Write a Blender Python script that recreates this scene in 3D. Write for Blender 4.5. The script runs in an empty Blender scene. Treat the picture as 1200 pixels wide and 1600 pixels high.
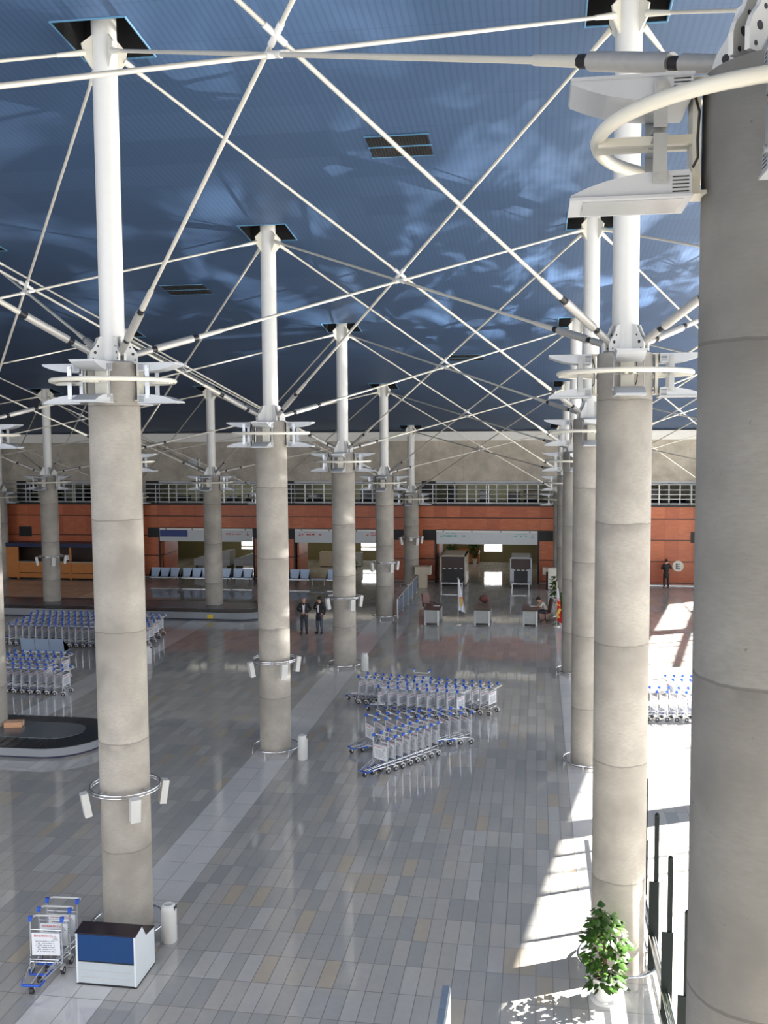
import bpy, math, random
from mathutils import Vector, Matrix, Quaternion
rnd = random.Random(7)
C = bpy.context.scene.collection
scn = bpy.context.scene
# ------------------------------------------------------------------ camera
F_PX, PITCH, YAW, ROLL, CAM_H = 1539.4154, 0.0792, 0.1542, 0.0068, 8.75
_c, _s, _cp, _sp, _cr, _sr = math.cos(YAW), math.sin(YAW), math.cos(PITCH), math.sin(PITCH), math.cos(ROLL), math.sin(ROLL)
_right = Vector((_c, _s, 0)); _fw = Vector((-_s, _c, 0))
_F = _fw * _cp - Vector((0, 0, _sp)); _U = _fw * _sp + Vector((0, 0, _cp))
_R = _right * _cr - _U * _sr; _Up = _right * _sr + _U * _cr
cam = bpy.data.cameras.new('camera'); camo = bpy.data.objects.new('camera', cam); C.objects.link(camo)
cam.sensor_fit = 'VERTICAL'; cam.sensor_height = 32.0; cam.lens = F_PX / 1600 * 32.0
cam.clip_start = 0.1; cam.clip_end = 400
m3 = Matrix((_R, _Up, -_F)).transposed()
camo.matrix_world = Matrix.Translation((0, 0, CAM_H)) @ m3.to_4x4()
scn.camera = camo
# ------------------------------------------------------------------ light
SUN_DIR = Vector((-1.3, -0.65, -1.0)).normalized()
w = bpy.data.worlds.new('world'); scn.world = w; w.use_nodes = True
bg = w.node_tree.nodes['Background']; bg.inputs[0].default_value = (0.93, 0.95, 1.0, 1); bg.inputs[1].default_value = 3.0
sl = bpy.data.lights.new('sun', 'SUN'); sl.energy = 48.0; sl.angle = math.radians(0.53); sl.color = (1.0, 0.95, 0.86)
so = bpy.data.objects.new('sun', sl); C.objects.link(so); so.location = (40, 50, 40)
so.rotation_euler = SUN_DIR.to_track_quat('-Z', 'Y').to_euler()
# added noise-patterned spot, standing in for sun bounced off the floor onto the roof
gl_ = bpy.data.lights.new('added_glint_spot', 'SPOT'); gl_.energy = 75000; gl_.spot_size = math.radians(72); gl_.spot_blend = .7; gl_.shadow_soft_size = .02; gl_.color = (1.0, .97, .92); gl_.use_nodes = True
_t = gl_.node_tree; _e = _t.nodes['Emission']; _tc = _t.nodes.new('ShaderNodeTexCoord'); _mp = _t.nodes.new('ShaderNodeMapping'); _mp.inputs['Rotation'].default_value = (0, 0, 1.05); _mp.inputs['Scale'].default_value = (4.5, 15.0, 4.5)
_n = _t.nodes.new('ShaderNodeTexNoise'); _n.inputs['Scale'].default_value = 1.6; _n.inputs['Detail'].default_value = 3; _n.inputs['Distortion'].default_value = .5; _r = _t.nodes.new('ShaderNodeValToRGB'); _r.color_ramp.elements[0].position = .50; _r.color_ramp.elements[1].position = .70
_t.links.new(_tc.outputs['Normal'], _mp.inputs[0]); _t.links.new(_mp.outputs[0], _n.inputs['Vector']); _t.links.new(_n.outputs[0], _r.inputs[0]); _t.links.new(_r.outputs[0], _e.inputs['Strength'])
go = bpy.data.objects.new('added_glint_spot', gl_); C.objects.link(go); go.location = (11.6, 34.4, .25); go.rotation_euler = (Vector((-8.5, 27, 14.0)) - go.location).to_track_quat('-Z', 'Y').to_euler()
vs = scn.view_settings
vs.view_transform = 'Standard'; vs.look = 'None'; vs.gamma = 1; vs.use_curve_mapping = False; vs.exposure = 0.0
# ------------------------------------------------------------------ helpers
def V(*a): return Vector(a)
class MB:
    def __init__(s): s.v = []; s.f = []; s.sm = []
    def add(s, vs_, fs, smooth=False):
        o = len(s.v); s.v += [tuple(p) for p in vs_]
        for f in fs: s.f.append(tuple(i + o for i in f)); s.sm.append(smooth)
        return s
    def box(s, c, d, rot=0.0, tilt=None):
        hx, hy, hz = d[0] / 2, d[1] / 2, d[2] / 2
        ps = [V(x, y, z) for z in (-hz, hz) for y in (-hy, hy) for x in (-hx, hx)]
        M = Matrix.Rotation(rot, 3, 'Z')
        if tilt: M = M @ Matrix.Rotation(tilt[1], 3, tilt[0])
        ps = [M @ p + V(*c) for p in ps]
        return s.add(ps, [(0, 2, 3, 1), (4, 5, 7, 6), (0, 1, 5, 4), (2, 6, 7, 3), (0, 4, 6, 2), (1, 3, 7, 5)])
    def bx(s, x0, x1, y0, y1, z0, z1): return s.box(((x0 + x1) / 2, (y0 + y1) / 2, (z0 + z1) / 2), (abs(x1 - x0), abs(y1 - y0), abs(z1 - z0)))
    def frame(s, a, b):
        d = (V(*b) - V(*a)).normalized(); u = d.orthogonal().normalized() if abs(d.z) > .98 else d.cross(V(0, 0, 1)).normalized()
        return d, u, d.cross(u)
    def tube(s, a, b, r0, r1=None, n=10, caps=True):
        r1 = r0 if r1 is None else r1
        d, u, w_ = s.frame(a, b); a = V(*a); b = V(*b)
        ring = lambda p, r: [p + u * (r * math.cos(2 * math.pi * i / n)) + w_ * (r * math.sin(2 * math.pi * i / n)) for i in range(n)]
        s.add(ring(a, r0) + ring(b, r1), [(i, (i + 1) % n, n + (i + 1) % n, n + i) for i in range(n)], True)
        if caps: s.add(ring(a, r0), [tuple(range(n))[::-1]]); s.add(ring(b, r1), [tuple(range(n))])
        return s
    def sweep(s, pts, r, n=8, closed=False):
        pts = [V(*p) for p in pts]; k = len(pts); vs_ = []
        u = None
        for i, p in enumerate(pts):
            a = pts[(i - 1) % k] if closed or i else p; b = pts[(i + 1) % k] if closed or i < k - 1 else p
            d = (b - a).normalized()
            if u is None: u = d.cross(V(0, 0, 1)); u = (u if u.length > .05 else d.orthogonal()).normalized()
            u = (u - d * u.dot(d)).normalized(); w_ = d.cross(u)
            vs_ += [p + u * (r * math.cos(2 * math.pi * j / n)) + w_ * (r * math.sin(2 * math.pi * j / n)) for j in range(n)]
        fs = []
        for i in range(k if closed else k - 1):
            a, b = i * n, ((i + 1) % k) * n
            fs += [(a + j, a + (j + 1) % n, b + (j + 1) % n, b + j) for j in range(n)]
        s.add(vs_, fs, True)
        if not closed: s.add(vs_[:n], [tuple(range(n))[::-1]]); s.add(vs_[-n:], [tuple(range(n))])
        return s
    def ring(s, R, r, z=0.0, c=(0, 0), n=40, m=8):
        return s.sweep([(c[0] + R * math.cos(2 * math.pi * i / n), c[1] + R * math.sin(2 * math.pi * i / n), z) for i in range(n)], r, m, True)
    def lathe(s, prof, n=32, c=(0, 0, 0), smooth=True):
        k = len(prof); vs_ = []
        for r, z in prof: vs_ += [(c[0] + r * math.cos(2 * math.pi * i / n), c[1] + r * math.sin(2 * math.pi * i / n), c[2] + z) for i in range(n)]
        s.add(vs_, [(a * n + i, a * n + (i + 1) % n, (a + 1) * n + (i + 1) % n, (a + 1) * n + i) for a in range(k - 1) for i in range(n)], smooth)
        for e, rev in ((0, True), (k - 1, False)):
            if prof[e][0] > 1e-4:
                t = list(range(e * n, e * n + n)); s.add([vs_[i] for i in t], [tuple(range(n))[::-1] if rev else tuple(range(n))])
        return s
    def prism(s, pts, vec):
        n = len(pts); a = [V(*p) for p in pts]; b = [p + V(*vec) for p in a]
        return s.add(a + b, [tuple(range(n))[::-1], tuple(range(n, 2 * n))] + [(i, (i + 1) % n, n + (i + 1) % n, n + i) for i in range(n)])
    def ball(s, c, r, n=12, m=8, sc=(1, 1, 1)):
        pr = [(max(r * math.sin(math.pi * i / m), 1e-5), -r * math.cos(math.pi * i / m)) for i in range(m + 1)]
        o = len(s.v); s.lathe(pr, n)
        for i in range(o, len(s.v)): p = s.v[i]; s.v[i] = (p[0] * sc[0] + c[0], p[1] * sc[1] + c[1], p[2] * sc[2] + c[2])
        return s
    def xform(s, M, start=0):
        for i in range(start, len(s.v)): s.v[i] = tuple(M @ V(*s.v[i]))
        return s
    def mesh(s, name, mat):
        me = bpy.data.meshes.new(name); me.from_pydata(s.v, [], s.f); me.polygons.foreach_set('use_smooth', s.sm)
        me.materials.append(mat); me.update(); return me
    def build(s, name, mat, parent=None, loc=(0, 0, 0), rz=0.0):
        return link(name, s.mesh(name, mat), parent, loc, rz)
def link(name, me, parent=None, loc=(0, 0, 0), rz=0.0):
    o = bpy.data.objects.new(name, me); C.objects.link(o); o.location = loc; o.rotation_euler = (0, 0, rz)
    if parent is not None: o.parent = parent
    return o
def tag(o, label=None, cat=None, group=None, kind=None):
    if label: o['label'] = label
    if cat: o['category'] = cat
    if group: o['group'] = group
    if kind: o['kind'] = kind
    return o
def thing(name, label, cat, loc=(0, 0, 0), rz=0.0, group=None):
    return tag(link(name, None, None, loc, rz), label, cat, group, 'thing')
def struct(name, mb, mat): return tag(mb.build(name, mat), kind='structure')
KIDS = {}
def copy_tree(o, parent=None, loc=None, rz=None, label=None):
    c = o.copy(); C.objects.link(c); c.parent = parent
    if loc is not None: c.location = loc
    if rz is not None: c.rotation_euler = (0, 0, rz)
    if label: c['label'] = label
    if o.name not in KIDS: KIDS[o.name] = list(o.children)
    for ch in KIDS[o.name]: copy_tree(ch, c)
    return c
ORD = ['first', 'second', 'third', 'fourth', 'fifth', 'sixth', 'seventh', 'eighth', 'ninth', 'tenth', 'eleventh', 'twelfth', 'thirteenth', 'fourteenth', 'fifteenth', 'sixteenth', 'seventeenth', 'eighteenth', 'nineteenth', 'twentieth', 'twenty-first', 'twenty-second', 'twenty-third', 'twenty-fourth']
# ------------------------------------------------------------------ materials
class NT:
    def __init__(s, name):
        s.m = bpy.data.materials.new(name); s.m.use_nodes = True; s.t = s.m.node_tree; s.b = s.t.nodes['Principled BSDF']
    def n(s, typ, **kw):
        x = s.t.nodes.new(typ)
        for k, v in kw.items(): setattr(x, k, v)
        return x
    def l(s, a, b): s.t.links.new(a, b)
    def setin(s, sock, v):
        if isinstance(v, (int, float)): sock.default_value = v
        else: s.l(v, sock)
    def math(s, op, a, b=0.0, c=None):
        x = s.n('ShaderNodeMath', operation=op); s.setin(x.inputs[0], a); s.setin(x.inputs[1], b)
        if c is not None: s.setin(x.inputs[2], c)
        return x.outputs[0]
    def mix(s, f, a, b, mode='MIX'):
        x = s.n('ShaderNodeMix', data_type='RGBA', blend_type=mode); s.setin(x.inputs[0], f)
        for sock, v in ((x.inputs[6], a), (x.inputs[7], b)):
            if isinstance(v, tuple): sock.default_value = (*v, 1)
            else: s.l(v, sock)
        return x.outputs[2]
    def noise(s, vec, scale, detail=3.0, rough=.55):
        x = s.n('ShaderNodeTexNoise'); s.l(vec, x.inputs['Vector']); x.inputs['Scale'].default_value = scale; x.inputs['Detail'].default_value = detail; x.inputs['Roughness'].default_value = rough
        return x.outputs[0]
    def ramp(s, v, stops):
        x = s.n('ShaderNodeValToRGB'); s.l(v, x.inputs[0]); e = x.color_ramp.elements
        while len(e) < len(stops): e.new(.5)
        for k, (p, c) in zip(e, stops): k.position = p; k.color = (*c, 1) if isinstance(c, tuple) else (c, c, c, 1)
        return x.outputs[0]
    def mapping(s, vec, scale):
        x = s.n('ShaderNodeMapping'); s.l(vec, x.inputs[0]); x.inputs['Scale'].default_value = scale; return x.outputs[0]
    def pbr(s, rough=None, metal=None, spec=None):
        if rough is not None: s.setin(s.b.inputs['Roughness'], rough)
        if metal is not None: s.b.inputs['Metallic'].default_value = metal
        if spec is not None: s.b.inputs['Specular IOR Level'].default_value = spec
        return s
    def bump(s, h, strength=.2, dist=.01):
        x = s.n('ShaderNodeBump'); x.inputs['Strength'].default_value = strength; x.inputs['Distance'].default_value = dist; s.l(h, x.inputs['Height']); s.l(x.outputs[0], s.b.inputs['Normal'])
def plain(name, col, rough=.5, metal=0.0, var=.06, scale=9.0, spec=None):
    t = NT(name); tc = t.n('ShaderNodeTexCoord')
    nz = t.noise(tc.outputs['Object'], scale)
    t.l(t.mix(nz, tuple(max(0, c * (1 - var)) for c in col), tuple(min(1, c * (1 + var)) for c in col)), t.b.inputs['Base Color'])
    return t.pbr(rough, metal, spec).m
def emit(name, col, strength):
    t = NT(name); t.b.inputs['Base Color'].default_value = (*col, 1); t.b.inputs['Emission Color'].default_value = (*col, 1); t.b.inputs['Emission Strength'].default_value = strength
    return t.m
def concrete(name, col, joints=True, wall=False):
    t = NT(name); tc = t.n('ShaderNodeTexCoord'); ob = tc.outputs['Object']
    oi = t.n('ShaderNodeObjectInfo'); off = t.n('ShaderNodeVectorMath', operation='ADD'); t.l(ob, off.inputs[0])
    cmb = t.n('ShaderNodeCombineXYZ'); t.l(t.math('MULTIPLY', oi.outputs['Random'], 50.0), cmb.inputs[2]); t.l(cmb.outputs[0], off.inputs[1])
    p = off.outputs[0]
    big = t.noise(p, 1.1, 4); fine = t.noise(t.mapping(p, (4, 4, 14) if not wall else (3, 3, 3)), 3.0, 5, .65); sp = t.noise(p, 26, 2)
    c = t.mix(t.ramp(big, [(.3, 0.0), (.7, 1.0)]), tuple(x * .66 for x in col), tuple(x * 1.14 for x in col))
    c = t.mix(t.ramp(fine, [(.25, .55), (.6, 0.0)]), c, tuple(x * .72 for x in col))
    c = t.mix(t.ramp(sp, [(.72, 0.0), (.76, .5)]), c, tuple(x * .45 for x in col))
    sx = t.n('ShaderNodeSeparateXYZ'); t.l(ob, sx.inputs[0])
    if joints:
        wob = t.math('MULTIPLY', t.math('SUBTRACT', t.noise(p, 3.5, 2), .5), .06)
        z = t.math('ADD', t.math('DIVIDE', t.math('ADD', t.math('SUBTRACT', sx.outputs[2], 1.55 - 1.925 * 2), wob), 1.925), 0.0)
        fr = t.math('FRACT', z); d = t.math('MINIMUM', fr, t.math('SUBTRACT', 1.0, fr))
        line = t.math('LESS_THAN', d, .0055)
        soft = t.math('MULTIPLY', t.ramp(fr, [(0, 0.0), (.8, 0.0), (.995, 1.0), (1, 0.0)]), t.ramp(t.noise(p, 2.2, 3), [(.40, 0.0), (.60, .75)]))
        c = t.mix(soft, c, tuple(x * .55 for x in col)); c = t.mix(t.math('MULTIPLY', line, .65), c, tuple(x * .4 for x in col))
    else:
        fx = t.math('FRACT', t.math('DIVIDE', sx.outputs[0], 4.245)); fz = t.math('FRACT', t.math('DIVIDE', sx.outputs[2], 1.2))
        ln = t.math('MAXIMUM', t.math('LESS_THAN', fx, .008), t.math('LESS_THAN', fz, .016))
        c = t.mix(t.math('MULTIPLY', ln, .35), c, tuple(x * .5 for x in col))
    t.l(c, t.b.inputs['Base Color']); t.pbr(.75, 0, .3); t.bump(fine, .12, .01)
    return t.m
def floor_mat():
    t = NT('stone_tiles'); g = t.n('ShaderNodeNewGeometry'); sx = t.n('ShaderNodeSeparateXYZ'); t.l(g.outputs['Position'], sx.inputs[0])
    X, Y = sx.outputs[0], sx.outputs[1]
    xr = t.math('SUBTRACT', t.math('WRAP', t.math('SUBTRACT', X, 1.356 - 4.2465), 8.493, 0.0), 4.2465)
    strip = t.math('LESS_THAN', t.math('ABSOLUTE', xr), .5308)
    wt = t.math('ADD', .2654, t.math('MULTIPLY', strip, .2654))
    u = t.math('DIVIDE', t.math('ADD', X, 50 * .5308 - 1.356), wt); v = t.math('DIVIDE', t.math('ADD', Y, .12 + 20 * .82), .82)
    cu, cv = t.math('FLOOR', u), t.math('FLOOR', v)
    cb = t.n('ShaderNodeCombineXYZ'); t.l(cu, cb.inputs[0]); t.l(cv, cb.inputs[1])
    wn = t.n('ShaderNodeTexWhiteNoise', noise_dimensions='3D'); t.l(cb.outputs[0], wn.inputs['Vector'])
    cb2 = t.n('ShaderNodeCombineXYZ'); t.l(t.math('FLOOR', t.math('DIVIDE', cu, 3.0)), cb2.inputs[0]); t.l(t.math('FLOOR', t.math('DIVIDE', cv, 2.0)), cb2.inputs[1])
    big = t.noise(g.outputs['Position'], .22, 3)
    base = t.ramp(wn.outputs['Value'], [(0, (.40, .395, .38)), (.3, (.455, .44, .41)), (.6, (.50, .47, .43)), (.9, (.55, .535, .505)), (.955, (.52, .45, .36)), (1, (.54, .46, .35))])
    st = t.ramp(wn.outputs['Value'], [(0, (.70, .69, .68)), (.5, (.74, .72, .70)), (1, (.78, .75, .73))])
    col = t.mix(strip, base, st)
    col = t.mix(t.ramp(big, [(.35, .25), (.65, 0.0)]), col, (.26, .28, .30))
    nz = t.noise(g.outputs['Position'], 7, 5); col = t.mix(t.math('MULTIPLY', nz, .2), col, (.24, .23, .22))
    fu, fv = t.math('FRACT', u), t.math('FRACT', v)
    du = t.math('MULTIPLY', t.math('MINIMUM', fu, t.math('SUBTRACT', 1.0, fu)), wt); dv = t.math('MULTIPLY', t.math('MINIMUM', fv, t.math('SUBTRACT', 1.0, fv)), .82)
    gr = t.math('LESS_THAN', t.math('MINIMUM', du, dv), .0065)
    col = t.mix(t.math('MULTIPLY', gr, .8), col, (.13, .125, .12))
    t.l(col, t.b.inputs['Base Color'])
    t.setin(t.b.inputs['Roughness'], t.math('ADD', .035, t.math('ADD', t.math('MULTIPLY', nz, .04), t.math('MULTIPLY', gr, .4))))
    t.b.inputs['IOR'].default_value = 1.55
    # each stone lies a hair off level
    sep = t.n('ShaderNodeSeparateColor'); t.l(wn.outputs['Color'], sep.inputs[0])
    cn = t.n('ShaderNodeCombineXYZ')
    for k in (0, 1): t.l(t.math('MULTIPLY', t.math('SUBTRACT', sep.outputs[k], .5), .003), cn.inputs[k])
    ad = t.n('ShaderNodeVectorMath', operation='ADD'); t.l(cn.outputs[0], ad.inputs[0]); t.l(g.outputs['Normal'], ad.inputs[1])
    nm = t.n('ShaderNodeVectorMath', operation='NORMALIZE'); t.l(ad.outputs[0], nm.inputs[0]); t.l(nm.outputs[0], t.b.inputs['Normal'])
    return t.m
def ceiling_mat():
    t = NT('blue_ribbed_metal'); g = t.n('ShaderNodeNewGeometry'); sx = t.n('ShaderNodeSeparateXYZ'); t.l(g.outputs['Position'], sx.inputs[0])
    fx = t.math('FRACT', t.math('DIVIDE', sx.outputs[0], .12)); rib = t.math('LESS_THAN', fx, .35)
    fy = t.math('FRACT', t.math('DIVIDE', sx.outputs[1], 1.25)); seam = t.math('LESS_THAN', fy, .02)
    cy = t.math('FLOOR', t.math('DIVIDE', sx.outputs[1], 1.25)); cx = t.math('FLOOR', t.math('DIVIDE', sx.outputs[0], 4.2465))
    fx2 = t.math('FRACT', t.math('DIVIDE', sx.outputs[0], 4.2465)); seam2 = t.math('LESS_THAN', fx2, .006)
    cb = t.n('ShaderNodeCombineXYZ'); t.l(cy, cb.inputs[0]); t.l(cx, cb.inputs[1]); wn = t.n('ShaderNodeTexWhiteNoise'); t.l(cb.outputs[0], wn.inputs['Vector'])
    c = t.mix(wn.outputs['Value'], (.040, .078, .155), (.050, .094, .182))
    c = t.mix(t.math('MULTIPLY', rib, .5), c, (.032, .063, .128))
    c = t.mix(t.math('MULTIPLY', t.math('MAXIMUM', seam, seam2), .4), c, (.03, .055, .11))
    t.l(c, t.b.inputs['Base Color']); t.pbr(.5, 0, .35)
    return t.m
def wood_mat():
    t = NT('red_wood_panels'); g = t.n('ShaderNodeNewGeometry'); sx = t.n('ShaderNodeSeparateXYZ'); t.l(g.outputs['Position'], sx.inputs[0])
    u = t.math('DIVIDE', t.math('ADD', sx.outputs[0], 60.0), .772); v = t.math('DIVIDE', t.math('ADD', sx.outputs[2], .15 - .15 + 1.06), 1.217)
    cb = t.n('ShaderNodeCombineXYZ'); t.l(t.math('FLOOR', u), cb.inputs[0]); t.l(t.math('FLOOR', v), cb.inputs[2]); wn = t.n('ShaderNodeTexWhiteNoise'); t.l(cb.outputs[0], wn.inputs['Vector'])
    sh = t.n('ShaderNodeVectorMath', operation='ADD'); t.l(g.outputs['Position'], sh.inputs[0]); t.l(wn.outputs['Color'], sh.inputs[1])
    gr = t.noise(t.mapping(sh.outputs[0], (1.2, 1, 16)), 1.6, 5, .6)
    c = t.mix(wn.outputs['Value'], (.42, .115, .055), (.58, .18, .08)); c = t.mix(t.ramp(gr, [(.3, .65), (.6, 0.0)]), c, (.30, .075, .038)); c = t.mix(t.ramp(gr, [(.62, 0.0), (.75, .5)]), c, (.64, .29, .15))
    fv = t.math('FRACT', v); fu = t.math('FRACT', u)
    c = t.mix(t.math('LESS_THAN', fv, .05), c, (.05, .02, .012)); c = t.mix(t.math('MULTIPLY', t.math('LESS_THAN', fu, .012), .5), c, (.1, .03, .02))
    t.l(c, t.b.inputs['Base Color']); t.pbr(.38, 0, .4)
    return t.m
M = dict(
    col=concrete('column_concrete', (.40, .37, .325)), wallc=concrete('wall_concrete', (.50, .455, .385), False, True), floor=floor_mat(), ceil=ceiling_mat(), wood=wood_mat(),
    colshade=concrete('shade_grey_concrete', (.275, .265, .245)), white=plain('white_paint', (.63, .63, .61), .35, 0, .03), cream=plain('cream_paint', (.64, .62, .54), .32, 0, .03), lamp=plain('grey_lamp_housing', (.42, .44, .47), .4, .1, .04), lampin=plain('lamp_glass', (.42, .44, .46), .15, .2),  # second, darker concrete has the close-up column's shade put into its colour
    strap=plain('galvanised_strap', (.48, .50, .52), .35, .7), steelg=plain('grey_turnbuckle', (.42, .41, .39), .45, .4, .15, 14), dark=plain('black_metal', (.02, .02, .022), .4, .2), rod=plain('pale_rod', (.52, .50, .44), .38, .1, .1, 5),
    chrome=plain('chrome', (.75, .76, .78), .12, 1.0, .03), steel=plain('brushed_steel', (.60, .62, .65), .24, 1.0, .08, 5), blue=plain('blue_plastic', (.02, .10, .55), .35), belt=plain('black_rubber', (.03, .032, .036), .3, 0, .3), deck=plain('carousel_deck_grey', (.13, .15, .17), .25, .2, .1),
    base=plain('dark_blue_plinth', (.02, .02, .06), .4), panel=plain('white_sign_panel', (.78, .80, .84), .4, 0, .03), red=plain('red_print', (.55, .04, .04), .5), ink=plain('dark_print', (.12, .13, .17), .5), green=plain('green_print', (.12, .42, .36), .5), rubber=plain('wheel_rubber', (.03, .03, .035), .5), plate=plain('grey_plate', (.52, .53, .55), .5),
    recess=plain('black_recess', (.008, .008, .01), .7), trimblue=plain('blue_flap', (.07, .19, .32), .45), blackp=plain('black_panel', (.012, .012, .014), .55), beam=plain('white_beam', (.78, .77, .73), .5), rail=plain('pale_handrail', (.66, .67, .68), .3, .4), glassd=plain('dark_glass', (.02, .025, .03), .08), signb=plain('sign_board_grey', (.55, .58, .60), .45), signblue=plain('sign_blue', (.025, .05, .20), .4),
    olive=plain('olive_wall', (.27, .24, .12), .7), greenish=plain('gallery_wall', (.30, .31, .22), .7), orange=plain('orange_wood', (.52, .20, .055), .4, 0, .15, 4), navy=plain('navy_fascia', (.02, .03, .08), .4), seat=plain('blue_grey_seat', (.33, .42, .56), .35, .2), beige=plain('beige_laminate', (.50, .43, .33), .5), grey=plain('grey_laminate', (.36, .37, .36), .5), brown=plain('dark_brown_top', (.045, .028, .024), .3), leather=plain('brown_leather', (.12, .035, .025), .4),
    kioskblue=plain('kiosk_blue', (.001, .045, .17), .35, 0, .02), kioskw=plain('kiosk_white', (.72, .77, .80), .4, 0, .02), kioskg=plain('kiosk_grey', (.48, .53, .56), .4), kioskt=plain('kiosk_black_top', (.022, .014, .02), .22), pot=plain('white_pot', (.82, .82, .80), .3), soil=plain('soil', (.05, .03, .02), .9), leaf=None, stem=plain('stem_brown', (.12, .07, .04), .8),
    post=plain('dark_green_grey_steel', (.008, .013, .013), .65, 0, .15, 9, .2), bluegrey=plain('blue_grey_cap', (.22, .28, .36), .4, .2), flagw=plain('white_flag', (.78, .80, .86), .7), flagr=plain('red_flag', (.62, .03, .03), .7), gold=plain('gold_print', (.65, .38, .06), .5), pole=plain('pale_pole', (.62, .58, .48), .35, .3), card=plain('cardboard', (.55, .30, .17), .7, 0, .12), screen=emit('bright_window', (.93, .95, 1.0), 5.0), yellow=plain('yellow_label', (.75, .55, .03), .5), paper=plain('paper', (.8, .8, .82), .6),
    skirt=plain('carousel_skirt_steel', (.55, .58, .62), .2, .55, .05, 2),
    skin=plain('skin', (.52, .30, .21), .5), suit=plain('dark_suit', (.014, .015, .02), .7), suit2=plain('black_coat', (.010, .010, .012), .7), trou=plain('charcoal_trousers', (.035, .038, .05), .7), trou2=plain('grey_trousers', (.07, .08, .11), .7), shirt=plain('white_shirt', (.70, .70, .70), .7), shirt2=plain('pale_shirt', (.62, .58, .50), .7), hair=plain('black_hair', (.012, .010, .010), .6), shoe=plain('black_shoe', (.01, .01, .01), .3), pave=plain('paving', (.45, .44, .42), .8, 0, .1, 1.0),
)
def leaf_mat():
    t = NT('leaf_green'); g = t.n('ShaderNodeNewGeometry'); c = t.mix(t.noise(g.outputs['Position'], 6, 2), (.010, .04, .008), (.07, .15, .022))
    t.l(c, t.b.inputs['Base Color']); t.pbr(.35, 0, .5); t.b.inputs['Subsurface Weight'].default_value = 0.0
    return t.m
M['leaf'] = leaf_mat()
# ------------------------------------------------------------------ grid of columns
ROWX = dict(O=-32.623, N=-24.13, M=-15.63, L=-7.137, R=1.356, Q=9.849)
ROWS = ['O', 'N', 'M', 'L', 'R', 'Q']
def cy(i): return 5.994 + 10.02 * (i + 1)
ZC = {-2: 11.4, -1: 10.76, 0: 9.98, 1: 9.10, 2: 8.06, 3: 6.78, 4: 5.36, 5: 3.8}
RP = [(-16.0, 18.35), (-5.0, 17.75), (5.994, 16.50), (16.014, 15.30), (26.034, 14.12), (36.054, 12.66), (46.074, 10.97), (56.094, 9.12), (58.0, 8.74)]
def zr(y):
    for k in range(len(RP) - 1):
        if y <= RP[k + 1][0] or k == len(RP) - 2: break
    p0, p1, p2, p3 = RP[max(k - 1, 0)], RP[k], RP[k + 1], RP[min(k + 2, len(RP) - 1)]
    t = (y - p1[0]) / (p2[0] - p1[0]); h = p2[0] - p1[0]
    m1 = (p2[1] - p0[1]) / (p2[0] - p0[0]) * h; m2 = (p3[1] - p1[1]) / (p3[0] - p1[0]) * h
    return (2 * t**3 - 3 * t**2 + 1) * p1[1] + (t**3 - 2 * t**2 + t) * m1 + (-2 * t**3 + 3 * t**2) * p2[1] + (t**3 - t**2) * m2
FACX, WALLY, LEFTX, BACKY = 18.35, 57.3, -41.0, -2.0
COLS = [('O', 4), ('N', 3), ('N', 4), ('M', 1), ('M', 2), ('M', 3), ('M', 4)] + [('L', i) for i in range(5)] + [('R', i) for i in range(-1, 5)] + [('Q', i) for i in (1, 2, 3, 4)]
# ------------------------------------------------------------------ structure
struct('floor', MB().bx(LEFTX, FACX, BACKY, 67.2, -.3, 0), M['floor'])
struct('ground', MB().bx(FACX, 90, -40, 110, -.4, -.1), M['pave'])
hx = {r: ROWX[r] for r in ROWS}
xs = sorted({LEFTX, FACX, *[x + s * .64 for x in hx.values() for s in (-1, 1)]})
ys = sorted({BACKY, 57.6, *[cy(i) + s * .64 for i in range(-1, 5) for s in (-1, 1)], *[BACKY + 1.0 * k for k in range(1, 59)]})
cm = MB(); nx = len(xs)
for y in ys: cm.v += [(x, y, zr(y)) for x in xs]
hole = lambda x0, x1, y0, y1: any(abs((x0 + x1) / 2 - X) < .6 for X in hx.values()) and any(abs((y0 + y1) / 2 - cy(i)) < .63 for i in range(-1, 5))
for j in range(len(ys) - 1):
    for i in range(nx - 1):
        if not hole(xs[i], xs[i + 1], ys[j], ys[j + 1]): cm.f.append((j * nx + i, (j + 1) * nx + i, (j + 1) * nx + i + 1, j * nx + i + 1)); cm.sm.append(True)
struct('ceiling', cm, M['ceil'])
rc, fl = MB(), MB()
for i in range(-1, 5):
    for r, X in hx.items():
        y0, y1 = cy(i) - .64, cy(i) + .64; z0, z1 = zr(y0), zr(y1); h = .7
        q = [(X - .64, y0, z0), (X + .64, y0, z0), (X + .64, y1, z1), (X - .64, y1, z1)]
        q2 = [(a, b, c + h) for a, b, c in q]
        rc.add(q + q2, [(0, 1, 5, 4), (1, 2, 6, 5), (2, 3, 7, 6), (3, 0, 4, 7), (4, 5, 6, 7)])
        for a, b in ((0, 1), (1, 2), (2, 3), (3, 0)):
            A, B = V(*q[a]), V(*q[b]); fl.sweep([A, B], .022, 4)
struct('trim_1', rc, M['recess']); struct('trim_2', fl, M['trimblue'])
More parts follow.
